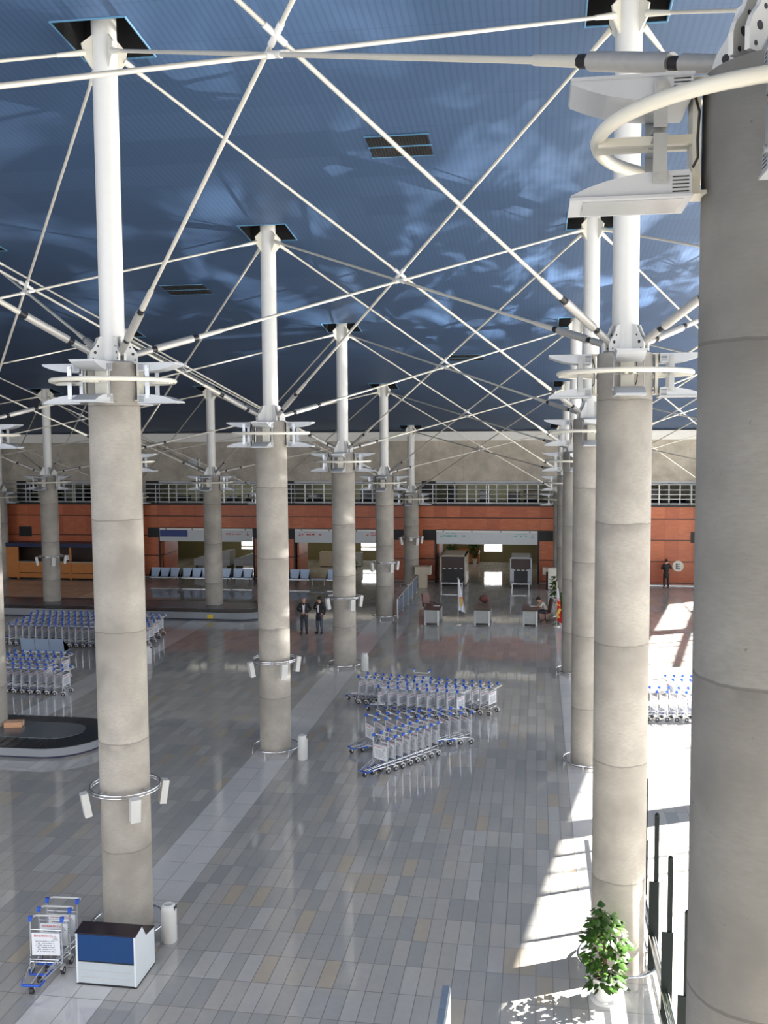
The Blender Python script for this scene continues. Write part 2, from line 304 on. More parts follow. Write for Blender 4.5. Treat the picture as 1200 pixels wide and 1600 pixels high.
# far wall: red wood below, gallery band, concrete and beam above
PER = 8.493
OPEN = [(-5.8 - PER * k, .06 - PER * k) for k in range(3)]
wd = MB(); x = LEFTX
for a, b in sorted(OPEN):
    wd.bx(x, a, WALLY, WALLY + .35, .1, 3.12); x = b
wd.bx(x, FACX, WALLY, WALLY + .35, .1, 3.12); wd.bx(LEFTX, FACX, WALLY, WALLY + .35, 3.12, 4.52)
struct('wall_wood', wd, M['wood'])
bb = MB(); x = LEFTX
for a, b in sorted(OPEN): bb.bx(x, a, WALLY - .02, WALLY + .3, .035, .075); x = b
bb.bx(x, FACX, WALLY - .02, WALLY + .3, .035, .075); struct('baseboard_far', bb, M['lamp'])
struct('trim_3', MB().bx(LEFTX, FACX, WALLY - .12, WALLY + 3.2, 4.52, 4.64), M['blackp'])
struct('wall_far', MB().bx(LEFTX, FACX, WALLY, WALLY + .5, 5.97, 8.95), M['wallc'])
struct('trim_4', MB().bx(LEFTX, FACX, WALLY - .25, WALLY + .1, 8.33, 8.84), M['beam'])
pw = MB()
for k in range(-2, 5): a = -7.75 - PER * k; pw.bx(a, a + 1.08, WALLY, WALLY + .5, 4.64, 5.97)
struct('wall_piers', pw, M['wallc'])
dp = MB()
for k in range(-2, 5): a = -6.67 - PER * k; dp.bx(a, a + .82, WALLY + .02, WALLY + .4, 4.64, 5.97)
struct('trim_5', dp, M['blackp'])
gl = MB(); gl.bx(LEFTX, FACX, WALLY + 3.0, WALLY + 3.2, 4.6, 6.0)
struct('wall_gallery', gl, M['greenish'])
struct('trim_6', MB().bx(LEFTX, FACX, WALLY + .5, WALLY + 3.2, 5.97, 6.1), M['blackp'])
for k in range(-1, 5):   # gallery windows: frame, mullions, dark panes
    a, b = -5.85 - PER * k, .98 - PER * k - .25
    wn = tag(MB().bx(a, b, WALLY + .04, WALLY + .12, 5.84, 5.97).bx(a, b, WALLY + .04, WALLY + .12, 4.64, 4.74).build('window_%d' % (k + 3), M['lamp']), kind='structure')
    mu = MB()
    for t in (0, .17, .36, .54, .72, .9, 1): xx = a + (b - a) * t; mu.bx(xx - .04, xx + .04, WALLY + .04, WALLY + .12, 4.64, 5.9)
    mu.build('window_mullion', M['lamp'], wn)
    ob = MB(); r2 = random.Random(k + 40)
    for j in range(4):
        xx = a + (b - a) * (j + .5) / 4 + r2.uniform(-.3, .3); hh = r2.uniform(.3, 1.0); ob.bx(xx - r2.uniform(.2, .6), xx + r2.uniform(.2, .6), WALLY + 1.6, WALLY + 2.4, 4.64, 4.64 + hh)
    tag(ob.build('gallery_cabinets', M['glassd'], wn))
dk = MB()
for k in range(-2, 5):
    for a in (-6.6, .1): dk.bx(a - PER * k, a + .85 - PER * k, WALLY - .02, WALLY + .1, 2.5, 3.12)
struct('trim_7', dk, M['blackp'])
for k, (a, b) in enumerate(OPEN):   # door surrounds and their wood reveals
    struct('door_%d' % (k + 1), MB().bx(a - .1, a, WALLY - .03, WALLY + .4, 0, 3.12).bx(b, b + .1, WALLY - .03, WALLY + .4, 0, 3.12).bx(a, b, WALLY - .03, WALLY + .4, 3.06, 3.14), M['blackp'])
# customs hall behind the wood wall
struct('wall_rear', MB().bx(-27, 4, 67.0, 67.2, 0, 3.3), M['olive'])
struct('wall_rear_side', MB().bx(-27.2, -27, WALLY, 67.2, 0, 3.3).bx(4, 4.2, WALLY, 67.2, 0, 3.3), M['olive'])
rv = MB()
for k, (a, b) in enumerate(OPEN): rv.bx(a, a + .12, WALLY + .4, WALLY + 2.6, .0, 3.1)
struct('wall_reveal', rv, M['wood'])
struct('ceiling_rear', MB().bx(-27.2, 4.2, WALLY + .36, 67.2, 3.3, 3.4), M['beam'])
struct('wall_left', MB().bx(LEFTX - .3, LEFTX, BACKY, 60, 0, 18.5), M['wallc'])
struct('wall_shade_block', MB().bx(-3.6, 8.0, -1.6, -1.2, 0, 17.4), M['wallc'])  # unseen wall added behind the camera to shade the close-up column
# glass facade frame on the sunny side
fc = MB()
def mull(y, wdt, dep=.05):
    if BACKY < y < WALLY: fc.bx(FACX - dep, FACX + dep, y - wdt / 2, y + wdt / 2, 0, zr(y))
for k in range(-4, 4):
    y = 27.85 + 10.02 * k
    for o, wdt in ((-3.1, .05), (-2.05, .05), (-.4, .10), (.4, .10), (1.25, .05), (3.0, .05), (4.6, .05)): mull(y + o, wdt)
for z in (13.46, 13.32, 10.9, 8.4, 5.9, 3.4, 1.0):
    ye = max([y for y in range(-2, 58) if zr(y) > z] or [-2]); fc.bx(FACX - .03, FACX + .03, BACKY, ye, z - .025, z + .025)
for y in range(-2, 57):
    if y >= 44: fc.prism([(FACX - .1, y, zr(y) - 1.3), (FACX + .1, y, zr(y) - 1.3), (FACX + .1, y, zr(y) - 1.1), (FACX - .1, y, zr(y) - 1.1)], (0, 1, zr(y + 1) - zr(y)))
struct('window_7', fc, M['strap'])
# ------------------------------------------------------------------ columns
ROWN = dict(R='the row beside the glass partition', L='the row behind the blue kiosk', M='the carousel row', N='the second carousel row', O='the outermost row', Q='the row along the window wall')
def colname(r, i):
    if (r, i) == ('R', -1): return 'the huge close-up column'
    if (r, i) == ('R', 0): return 'the column behind the potted plant'
    if (r, i) == ('L', 0): return 'the column behind the blue kiosk'
    if (r, i) == ('M', 1): return 'the column inside the carton carousel'
    if r == 'O': return 'the outermost column by the counter'
    return 'the ' + ['first', 'second', 'third', 'fourth', 'fifth'][i] + ' ' + {'L': 'kiosk-row column', 'R': 'plant-row column', 'M': 'carousel-row column', 'N': 'outer carousel-row column', 'Q': 'window-row column'}[r]
COLLAB = {('R', -1): 'huge concrete column cut by the picture edge, with floodlight ring', ('R', 0): 'concrete column with white mast standing right behind the potted plant', ('L', 0): 'concrete column with white mast standing right behind the blue-fronted kiosk', ('M', 1): 'concrete column rising through the carousel with the cardboard box', ('O', 4): 'outermost concrete column beside the orange service counter',
 ('L', 1): 'concrete column with chrome ring, second in the row from the blue kiosk', ('L', 2): 'concrete column with white mast, third in the row from the blue kiosk', ('L', 3): 'concrete column with white mast, fourth in the row from the blue kiosk', ('L', 4): 'concrete column beside the beige podium, last in the kiosk row',
 ('R', 1): 'concrete column partly hidden, second in the row from the potted plant', ('R', 2): 'concrete column partly hidden, third in the row from the potted plant', ('R', 3): 'concrete column mostly hidden, fourth in the row from the potted plant', ('R', 4): 'concrete column mostly hidden, last in the row from the potted plant',
 ('M', 2): 'concrete column hidden behind the kiosk column, floodlights peeking out', ('M', 3): 'concrete column standing in the long rear carousel before the steel benches', ('M', 4): 'concrete column hidden behind the second kiosk-row column', ('N', 3): 'concrete column in the long rear carousel, in front of the service counter', ('N', 4): 'far concrete column hidden behind the kiosk column near the counter',
 ('Q', 1): 'window-side concrete column hidden behind the huge one, second in its row', ('Q', 2): 'window-side concrete column hidden behind the huge one, third in its row', ('Q', 3): 'window-side concrete column hidden behind the huge one, fourth in its row', ('Q', 4): 'window-side concrete column hidden behind the huge one, last in its row'}
MR, CR = .205, .43
def gus(prof, a, t=.03):   # plate standing radially at azimuth a, profile in (r, z)
    d = V(math.cos(a), math.sin(a), 0); n_ = V(-math.sin(a), math.cos(a), 0) * t
    return [d * r + V(0, 0, z) - n_ * .5 for r, z in prof], n_
for r, i in COLS:
    X, Y = ROWX[r], cy(i); zc = ZC[i]; zt = zr(Y)
    t = thing('concrete_column', COLLAB[(r, i)], 'column', (X, Y, 0), 0, 'concrete columns with white masts')
    MB().lathe([(CR, 0.0), (CR, zc - .01), (CR - .015, zc)], 48).build('shaft', M['colshade'] if i < 0 else M['col'], t)  # closest shaft gets the concrete darkened to stand for shade
    MB().lathe([(MR, zc), (MR, zt + .62)], 32).build('mast', M['white'], t)
    MB().lathe([(.34, zc), (.34, zc + .025), (MR, zc + .026)], 28).build('base_plate', M['lamp'], t)
    for k in range(4):
        a = math.pi / 4 + k * math.pi / 2
        for s in (-1, 1):
            nn = V(-math.sin(a), math.cos(a), 0) * .05 * s
            p, v_ = gus([(MR - .02, zc + .02), (.42, zc + .02), (.42, zc + .14), (.395, zc + .2), (.33, zc + .27), (.285, zc + .36), (.26, zc + .42), (MR - .02, zc + .44)], a)
            b = MB().prism([q + nn for q in p], v_); o = b.build('foot_gusset', M['white'], t)
            if (r, i) in (('R', -1), ('R', 0), ('L', 0)):
                h = MB()
                for rr, zz, rad in ((.33, zc + .16, .026), (.28, zc + .27, .015), (.365, zc + .06, .014)):
                    c0 = V(math.cos(a) * rr, math.sin(a) * rr, zz) + nn; dv = v_.normalized() * .018; h.tube(c0 - dv, c0 + dv, rad, n=12)
                h.build('bolt_hole', M['dark'], o)
        p, v_ = gus([(MR - .02, zt - .52), (MR + .02, zt - .5), (.35, zt - .34), (.39, zt - .14), (MR - .02, zt + .05)], a)
        MB().prism(p, v_).build('head_gusset', M['cream'], t)
# ------------------------------------------------------------------ floodlight rings
def rotz(a): return Matrix.Rotation(a, 3, 'Z')
UP = [(1.175, .285), (1.175, .262), (1.08, .222), (.98, .19), (.86, .165), (.74, .15), (.53, .145), (.515, .17), (.515, .285)]
LO = [(x, -.085 - z) for x, z in UP]
def flood(prof, a, up):
    b = MB(); b.prism([(x, -.21, z) for x, z in prof], (0, .42, 0)); zz = prof[0][1] if up else prof[0][1]
    b.box((.845, 0, zz), (.67, .45, .016)); return b.xform(rotz(a))
RING0 = thing('floodlight_ring', 'x', 'floodlights', (0, 0, 0), 0, 'floodlight rings round the column heads')
MB().ring(1.02, .04, 0, n=56, m=10).build('ring_tube', M['cream'], RING0)
for k in range(4):
    a = k * math.pi / 2
    b = MB().box((.75, -.06, -.03), (.54, .045, .05)).box((.75, .06, -.03), (.54, .045, .05)).bx(.455, .50, -.10, .10, -.32, .30).bx(.40, .51, -.10, .10, .285, .305).bx(.40, .53, -.10, .10, -.34, -.32)
    b.xform(rotz(a)).build('ring_bracket', M['cream'], RING0)
    for prof, up in ((UP, 1), (LO, 0)):
        f_ = flood(prof, a, up).build('floodlight', M['lamp'], RING0)
        z = prof[0][1]
        MB().box((.83, 0, z + (.010 if up else -.010)), (.55, .36, .006)).xform(rotz(a)).build('lamp_glass', M['lampin'], f_)
        vents = MB()
        for q in range(5): vents.box((.575, 0, (.262 if up else -.347) - .02 * q * (1 if up else -1)), (.09, .4245, .007))
        vents.xform(rotz(a)).build('vent_slot', M['dark'], f_)
    st = MB()
    for s in (-1, 1): st.box((.69, s * .222, .125), (.075, .012, .25)).box((.69, s * .222, -.165), (.075, .012, .27)).tube((.69, s * .225, .225), (.69, s * .24, .225), .022, n=8).tube((.69, s * .225, -.27), (.69, s * .24, -.27), .022, n=8)
    st.box((.69, 0, .006), (.075, .45, .012)).box((.69, 0, -.045), (.075, .45, .012)); st.xform(rotz(a)).build('mounting_strap', M['strap'], RING0)
    MB().sweep([V(*p) @ rotz(-a) for p in ((.5, .12, .22), (.47, .14, .1), (.48, .15, -.05), (.475, .14, -.15), (.5, .12, -.2))], .008, 5).build('cable', M['dark'], RING0)
first = True
for r, i in COLS:
    if r == 'Q' and i < 3: continue
    lab = 'white ring of eight grey floodlights round the top of ' + colname(r, i)
    loc = (ROWX[r], cy(i), ZC[i] - (.33 if i < 0 else .31))
    if first: RING0.location = loc; RING0['label'] = lab; first = False
    else: copy_tree(RING0, None, loc, 0, lab)
# ------------------------------------------------------------------ waist rings with white speakers
SP0 = thing('speaker_ring', 'x', 'speakers', (0, 0, 0), 0, 'speaker rings round the column waists')
MB().ring(.60, .02, 0, n=44).ring(.60, .014, -.05, n=44).build('ring_tube', M['chrome'], SP0)
for k in range(4):
    a = math.radians(217 + 90 * k)
    MB().box((.515, 0, -.01), (.17, .03, .03)).xform(rotz(a + .5)).build('ring_bracket', M['chrome'], SP0)
    MB().box((.68, 0, -.24), (.12, .17, .42), 0, ('Y', .16)).xform(rotz(a)).build('speaker', M['white'], SP0)
first = True
for r, i, z in (('L', 0, 2.63), ('L', 1, 2.6), ('L', 2, 2.68), ('L', 3, 2.69), ('L', 4, 2.85), ('N', 3, 2.76)):
    lab = 'chrome ring with white box speakers round the waist of ' + colname(r, i)
    loc = (ROWX[r], cy(i), z)
    if first: SP0.location = loc; SP0['label'] = lab; first = False; o = SP0
    else: o = copy_tree(SP0, None, loc, 0, lab)
    if (r, i) == ('L', 4): MB().ball((.05, -.66, -.12), .12).tube((.05, -.6, 0), (.05, -.66, -.1), .04).build('dome_camera', M['white'], o)
# ------------------------------------------------------------------ base guard rings
GR0 = thing('guard_ring', 'x', 'guard rail', (0, 0, 0), 0, 'chrome guard rings at the column feet')
MB().ring(.64, .025, .13, n=48).build('ring_rail', M['chrome'], GR0)
for k in range(6):
    a = k * math.pi / 3 + .3; MB().tube((.64 * math.cos(a), .64 * math.sin(a), 0), (.64 * math.cos(a), .64 * math.sin(a), .12), .014).build('leg', M['chrome'], GR0)
first = True
for r, i in [('L', k) for k in range(5)] + [('R', 0), ('R', 1), ('R', 2), ('R', 3)]:
    lab = 'low chrome guard ring round the foot of ' + colname(r, i); loc = (ROWX[r], cy(i), 0)
    if first: GR0.location = loc; GR0['label'] = lab; first = False
    else: copy_tree(GR0, None, loc, 0, lab)
# ------------------------------------------------------------------ tension rods
def px(P):
    v = V(*P) - V(0, 0, CAM_H); d = v.dot(_F); return (600 + F_PX * v.dot(_R) / d, 800 - F_PX * v.dot(_Up) / d) if d > .3 else None
def inframe(a, b):
    n_ = 0
    for k in range(41):
        p = px(a.lerp(b, k / 40))
        if p and -10 < p[0] < 1105 and -10 < p[1] < 1610: n_ += 1
    return n_ >= 2
SHORT = {'L': 'kiosk row', 'R': 'plant row', 'M': 'carousel row', 'N': 'outer carousel row', 'O': 'outermost row', 'Q': 'window row'}
def nth(i): return ['zeroth', 'first', 'second', 'third', 'fourth', 'fifth', 'sixth'][i + 1] if i >= 0 else 'close-up'
for ri in range(len(ROWS) - 1):
    for i in range(-1, 4):
        for (ra, ia), (rb, ib) in (((ROWS[ri], i), (ROWS[ri + 1], i + 1)), ((ROWS[ri + 1], i), (ROWS[ri], i + 1))):
            for (r0, i0), (r1, i1) in (((ra, ia), (rb, ib)), ((rb, ib), (ra, ia))):   # foot of 0 up to head of 1
                dx = 1 if ROWX[r1] > ROWX[r0] else -1; dy = 1 if i1 > i0 else -1; q = math.sqrt(.5)
                A = V(ROWX[r0] + dx * q * .36, cy(i0) + dy * q * .36, ZC[i0] + .15); B = V(ROWX[r1] - dx * q * .34, cy(i1) - dy * q * .34, zr(cy(i1)) - .28)
                if not inframe(A, B): continue
                lab = 'rod from %s %s mast foot to %s %s mast head' % (nth(i0), SHORT[r0], nth(i1), SHORT[r1])
                t = thing('tension_rod', lab, 'tension rod', A, 0, 'tension rods bracing the masts')
                L = (B - A).length; d = (B - A).normalized(); P = lambda s_: d * s_
                MB().tube(P(1.8), P(L - .2), .029, n=8).build('rod', M['rod'], t)
                MB().tube(P(0), P(.36), .055, .06, 10).build('fork', M['steelg'], t)
                MB().tube(P(.46), P(1.22), .066, n=12).build('turnbuckle', M['steelg'], t)
                MB().tube(P(.34), P(.48), .045, n=8).tube(P(1.2), P(1.34), .05, n=8).build('lock_nut', M['dark'], t)
                MB().tube(P(1.32), P(1.86), .046, .04, 10).build('sleeve', M['rod'], t)
                MB().tube(P(L - .5), P(L), .035, .055, 8).build('head_fork', M['cream'], t)
                MB().tube(P(L / 2 - .16), P(L / 2 + .16), .041, n=10).build('coupler', M['white'], t)
# ceiling grilles
for (x0, x1, y0, y1, lab) in ((-3.5, -2.22, 20.35, 21.4, 'dark twin ceiling grille between the two closest column rows'), (-11.9, -10.5, 30.4, 31.4, 'dark ceiling grille above the carousel side'), (-3.6, -2.2, 40.45, 41.4, 'dark ceiling grille closest to the concrete end wall'), (4.9, 6.2, 30.5, 31.6, 'dark ceiling grille peeking out beside the huge column')):
    t = thing('ceiling_grille', lab, 'grille', ((x0 + x1) / 2, (y0 + y1) / 2, 0), 0, 'dark grilles in the blue ceiling')
    mx, my = (x0 + x1) / 2, (y0 + y1) / 2
    def sl(b, xa, xb, ya, yb, dz, th): b.prism([(xa - mx, ya - my, zr(ya) - dz), (xb - mx, ya - my, zr(ya) - dz), (xb - mx, yb - my, zr(yb) - dz), (xa - mx, yb - my, zr(yb) - dz)], (0, 0, th))
    for ya, yb in ((y0, my - .03), (my + .03, y1)):
        b = MB(); sl(b, x0, x1, ya, yb, .02, .015); o = b.build('grille_panel', M['blackp'], t)
        b = MB()
        for k in range(20): xx = x0 + (x1 - x0) * (k + .5) / 20; sl(b, xx - .012, xx + .012, ya + .02, yb - .02, .035, .012)
        b.build('grille_bars', M['dark'], o)
    b = MB(); sl(b, x0 - .03, x1 + .03, my - .03, my + .03, .03, .02); sl(b, x0 - .03, x1 + .03, y0 - .03, y0, .03, .02); sl(b, x0 - .03, x1 + .03, y1, y1 + .03, .03, .02)
    b.build('frame', M['trimblue'], t)
# ------------------------------------------------------------------ gallery railing
t = thing('gallery_railing', 'long pale steel railing of five tubes along the gallery over red panels', 'railing', (0, WALLY - .1, 4.64))
for z in (.07, .33, .59, .85, 1.15): MB().tube((LEFTX + .1, 0, z), (FACX - .1, 0, z), .026 if z < 1 else .034, n=8).build('rail', M['rail'], t)
for k in range(-1, 5):
    for o in (-6.0, -5.15, -4.0, -2.88, -2.75, -1.67, -.53, .1):
        xx = o - PER * k
        if LEFTX + 1 < xx < FACX - 1: MB().box((xx, 0, .58), (.045, .03, 1.16)).build('post', M['rail'], t)
# ------------------------------------------------------------------ signs over the openings
def scribble(b, x0, x1, z, h, y, r2, dense=.75):
    x = x0
    while x < x1:
        w_ = r2.uniform(.4, 1.6) * h
        if r2.random() < dense: b.bx(x, min(x + w_, x1), y - .004, y, z - h / 2 * r2.uniform(.3, 1), z + h / 2 * r2.uniform(.3, 1))
        x += w_ + h * r2.uniform(.15, .5)
for k, (a, b_) in enumerate(OPEN):
    lab = ['pale sign board with green lettering over the opening with scanners', 'pale sign board with red lettering over the middle opening', 'pale sign board with dark blue panel over the opening behind benches'][k]
    ww = b_ - a; t = thing('sign_board', lab, 'sign', (a + ww / 2, WALLY - .08, 2.3), 0, 'sign boards over the openings')
    MB().bx(-ww / 2, ww / 2, -.03, .03, 0, .80).build('board', M['signb'], t)
    MB().bx(-ww / 2, ww / 2, -.036, .03, .70, .80).build('top_strip', M['beam'], t)
    st = MB()
    for q in range(4): xx = -ww / 2 + ww * (.07 + .285 * q); st.bx(xx - .04, xx + .04, -.042, -.03, .71, .77)
    st.build('clip', M['blackp'], t)
    r2 = random.Random(k + 3); ink = M['green'] if k == 0 else M['red']
    tx = MB()
    if k < 2:
        scribble(tx, -ww / 2 + .42, -ww / 2 + 1.7, .48, .13, -.032, r2); scribble(tx, -ww / 2 + .55, -ww / 2 + 1.2, .62, .05, -.032, r2)
    if k != 1 or 1:
        scribble(tx, ww / 2 - 1.65, ww / 2 - .55, .47, .10, -.032, r2); scribble(tx, ww / 2 - 1.3, ww / 2 - .6, .60, .06, -.032, r2)
    for sx_ in ((-1, 1) if k < 2 else (1,)):   # arrow pictogram at the outer end
        xx = sx_ * (ww / 2 - .3); tx.box((xx, -.034, .5), (.03, .006, .22)).box((xx - .05, -.034, .43), (.03, .006, .14), 0, ('Y', .8)).box((xx + .05, -.034, .43), (.03, .006, .14), 0, ('Y', -.8))
    tx.build('lettering', ink, t)
    if k == 2: MB().bx(-ww / 2 + .02, -ww / 2 + 1.78, -.04, -.03, .28, .69).build('blue_panel', M['signblue'], t)
# round telephone sign
t = thing('round_sign', 'round white sign with dark telephone pictogram on the red wall', 'sign', (7.93, WALLY - .03, 1.16))
MB().tube((0, .03, 0), (0, -.01, 0), .31, n=32).build('disc', M['cream'], t)
MB().bx(-.13, -.03, -.016, -.01, -.17, .17).bx(-.03, .10, -.016, -.01, .09, .15).bx(-.03, .08, -.016, -.01, -.04, .02).bx(-.03, .12, -.016, -.01, -.17, -.11).build('pictogram', M['ink'], t)
t = thing('junction_box', 'small grey box fixed on the concrete wall above the gallery', 'box', (-20.55, WALLY - .1, 7.05)); MB().bx(-.28, .28, -.08, .1, -.3, .3).build('housing', M['lamp'], t); MB().bx(.34, .4, -.08, .1, -.28, .28).build('bracket', M['white'], t)
# ------------------------------------------------------------------ rear hall contents
for k, (x0, x1, z0, z1) in enumerate(((-3.5, -2.33, .72, 1.56), (-12.0, -10.6, .98, 1.55), (-20.6, -19.3, .95, 1.55), (-12.0, -10.6, .72, .86), (-20.6, -19.3, .70, .83))):
    wnd = tag(MB().bx(x0 - .06, x1 + .06, 66.96, 67.02, z0 - .06, z1 + .06).build('window_%d' % (k + 10), M['beige']), kind='structure')
    MB().bx(x0, x1, 66.94, 66.965, z0, z1).build('window_pane', M['screen'], wnd)
al = bpy.data.lights.new('hall_fill', 'AREA'); al.energy = 120; al.shape = 'RECTANGLE'; al.size = 24; al.size_y = 3; al.color = (1, .92, .75)  # added fill light for the rear hall, no fixture behind it
ao = bpy.data.objects.new('hall_fill', al); C.objects.link(ao); ao.location = (-11.5, 62.5, 3.25)
for k in range(3):  # added fill lights to brighten the gallery interior
    pl_ = bpy.data.lights.new('gallery_fill', 'AREA'); pl_.energy = 22; pl_.size = 1.2; pl_.size_y = 5; pl_.shape = 'RECTANGLE'; pl_.color = (1, .95, .8)
    po = bpy.data.objects.new('gallery_fill', pl_); C.objects.link(po); po.location = (-2.4 - PER * k, WALLY + 1.9, 5.95); po.rotation_euler = (0, 0, math.pi / 2)
def cabinet(name, lab, cat, x, y, dx, dy, h, mat, top=None):
    t = thing(name, lab, cat, (x, y, 0)); MB().bx(-dx / 2, dx / 2, -dy / 2, dy / 2, .05, h).build('body', mat, t); MB().bx(-dx / 2 + .04, dx / 2 - .04, -dy / 2 + .04, dy / 2 - .04, 0, .05).build('plinth', M['blackp'], t)
    MB().bx(-dx / 2 - .02, dx / 2 + .02, -dy / 2 - .02, dy / 2 + .02, h, h + .03).build('top', top or mat, t); return t
cabinet('office_cabinet', 'beige cabinet seen through the middle opening', 'cabinet', -13.6, 63.5, 1.1, .6, .95, M['beige'])
cabinet('filing_cabinet', 'darker cabinet beside the beige one through the middle opening', 'cabinet', -11.9, 63.8, 1.0, .6, .9, M['grey'])
cabinet('counter_desk', 'low wooden counter against the olive rear wall beyond the scanners', 'counter', -4.6, 66.3, 1.6, .5, .95, M['orange'])
for k, (x0, lab) in enumerate(((-20.6, 'sloping grey baggage belt seen through the opening behind the benches'), (-17.9, 'second sloping baggage belt, further along behind the benches'))):
    t = thing('baggage_conveyor', lab, 'conveyor', (x0, 61.0, 0))
    MB().prism([(-1.2, -.6, .75), (1.2, -.6, .75), (1.2, -.6, 1.35), (-.1, -.6, 1.15), (-1.2, -.6, .8)], (0, 1.2, 0)).build('belt', M['grey'], t)
    MB().bx(-1.2, 1.2, -.62, .62, .4, .75).build('side_panel', M['lamp'], t)
    for s in (-1, 1): MB().bx(s * 1.05 - .08, s * 1.05 + .08, -.5, .5, 0, .4).build('leg', M['dark'], t)
def foliage(n, cx, cy_, cz, rx, ry, rz_, size, seed, hollow=.35):
    b = MB(); q = random.Random(seed)
    for _ in range(n):
        while True:
            p = V(q.uniform(-1, 1), q.uniform(-1, 1), q.uniform(-1, 1))
            if hollow < p.length < 1: break
        c0 = V(cx + p.x * rx, cy_ + p.y * ry, cz + p.z * rz_); s_ = size * q.uniform(.6, 1.2)
        d = (V(p.x, p.y, q.uniform(-.9, .25)) + V(q.uniform(-.4, .4), q.uniform(-.4, .4), 0)).normalized(); u = d.cross(V(q.uniform(-.3, .3), q.uniform(-.3, .3), 1)).normalized(); nn = d.cross(u)
        o = [c0, c0 + d * .3 * s_ + u * .38 * s_ + nn * .06 * s_, c0 + d * .65 * s_ + u * .3 * s_ + nn * .05 * s_, c0 + d * 1.05 * s_, c0 + d * .65 * s_ - u * .3 * s_ + nn * .05 * s_, c0 + d * .3 * s_ - u * .38 * s_ + nn * .06 * s_, c0 + d * .45 * s_ - nn * .05 * s_]
        b.add(o, [(0, 1, 6), (1, 2, 6), (2, 3, 6), (3, 4, 6), (4, 5, 6), (5, 0, 6)], True)
    return b
def small_plant(lab, x, y, h, seed, r=.3, potm='pot'):
    t = thing('potted_plant', lab, 'plant', (x, y, 0)); MB().lathe([(.13, 0), (.17, .3), (.185, .3), (.185, .33), (.15, .33), (.14, .28)], 20).build('pot', M[potm], t)
    MB().lathe([(.145, .27), (.001, .28)], 16).build('soil', M['soil'], t); MB().tube((0, 0, .25), (0, 0, h * .7), .02, .012, 6).build('stem', M['stem'], t)
    foliage(170, 0, 0, (h + .35) / 2 + .05, r, r, (h - .3) / 2, .2, seed, .1).build('foliage', M['leaf'], t); return t
small_plant('dark potted plant left of the bright window in the rear hall', -4.1, 66.0, 1.7, 5)
small_plant('bushy potted plant beside the middle opening, by the bright window', -10.75, 57.0 - .4, 1.6, 6)
small_plant('potted plant on the counter side of the rear hall wall', -5.6, 66.0, 1.5, 8)
# ------------------------------------------------------------------ carousels
def stadium(x0, x1, y, r, n=24):
    return [(x1 + r * math.cos(a), y + r * math.sin(a)) for a in [-math.pi / 2 + math.pi * k / n for k in range(n + 1)]] + [(x0 + r * math.cos(a), y + r * math.sin(a)) for a in [math.pi / 2 + math.pi * k / n for k in range(n + 1)]]
def band(b, pa, za, pb, zb, smooth=True):
    n = len(pa); b.add([(x, y, za) for x, y in pa] + [(x, y, zb) for x, y in pb], [(i, (i + 1) % n, n + (i + 1) % n, n + i) for i in range(n)], smooth); return b
def carousel(lab, x0, x1, y, R, h, bw):
    t = thing('baggage_carousel', lab, 'carousel', (0, 0, 0))
    o, inn, sk = stadium(x0, x1, y, R), stadium(x0, x1, y, R - bw), stadium(x0, x1, y, R - .08)
    b = MB(); band(b, o, h - .02, o, h); band(b, o, h, inn, h + .03); b.build('belt', M['belt'], t)
    sl_ = MB()   # overlapping rubber slats
    n = len(o); per = [0]; 
    dense = []
    for i in range(n):
        a, c = V(*o[i], 0), V(*o[(i + 1) % n], 0); d2, e2 = V(*inn[i], 0), V(*inn[(i + 1) % n], 0); k = max(1, int((c - a).length / .28))
        for q in range(k): dense.append((a.lerp(c, q / k), d2.lerp(e2, q / k)))
    for j in range(0, len(dense)):
        a, d2 = dense[j]; a2, d3 = dense[(j + 1) % len(dense)]
        sl_.add([(a.x, a.y, h + .004), (d2.x, d2.y, h + .034), (d3.x, d3.y, h + .052), (a2.x, a2.y, h + .022)], [(0, 3, 2, 1)]); sl_.add([(a2.x, a2.y, h + .004), (d3.x, d3.y, h + .034), (d3.x, d3.y, h + .052), (a2.x, a2.y, h + .022)], [(0, 1, 2, 3)])
    sl_.build('belt_slats', M['belt'], t)
    b = MB(); band(b, inn, h + .03, inn, h + .06); b.add([(x, y_, h + .06) for x, y_ in inn], [tuple(range(n))]); b.build('deck', M['deck'], t)
    b = MB(); band(b, sk, .07, o, h - .02); b.build('skirt', M['skirt'], t)
    p2 = stadium(x0, x1, y, R - .16); b = MB(); band(b, p2, 0, p2, .09); b.build('plinth', M['base'], t)
    return t
carousel('oval carousel with rounded end carrying a cardboard box', -30, -13.42, 25.75, 1.45, .33, .72)
t2 = carousel('long dark carousel across the hall before the counter and benches', -39, -14.0, 45.7, 1.5, .42, .62)
MB().bx(-15.35, -15.1, 44.20, 44.26, .1, .28).build('yellow_label', M['yellow'], t2)
t = thing('cardboard_box', 'orange cardboard box lying on the oval carousel belt deck', 'box', (-14.9, 25.95, .395), .25)
MB().bx(-.25, .25, -.16, .16, 0, .15).build('carton', M['card'], t); MB().bx(-.252, .252, -.03, .03, .12, .153).build('tape', M['beige'], t); MB().bx(.25, .253, -.1, .1, .04, .12).build('paper_label', M['cream'], t)
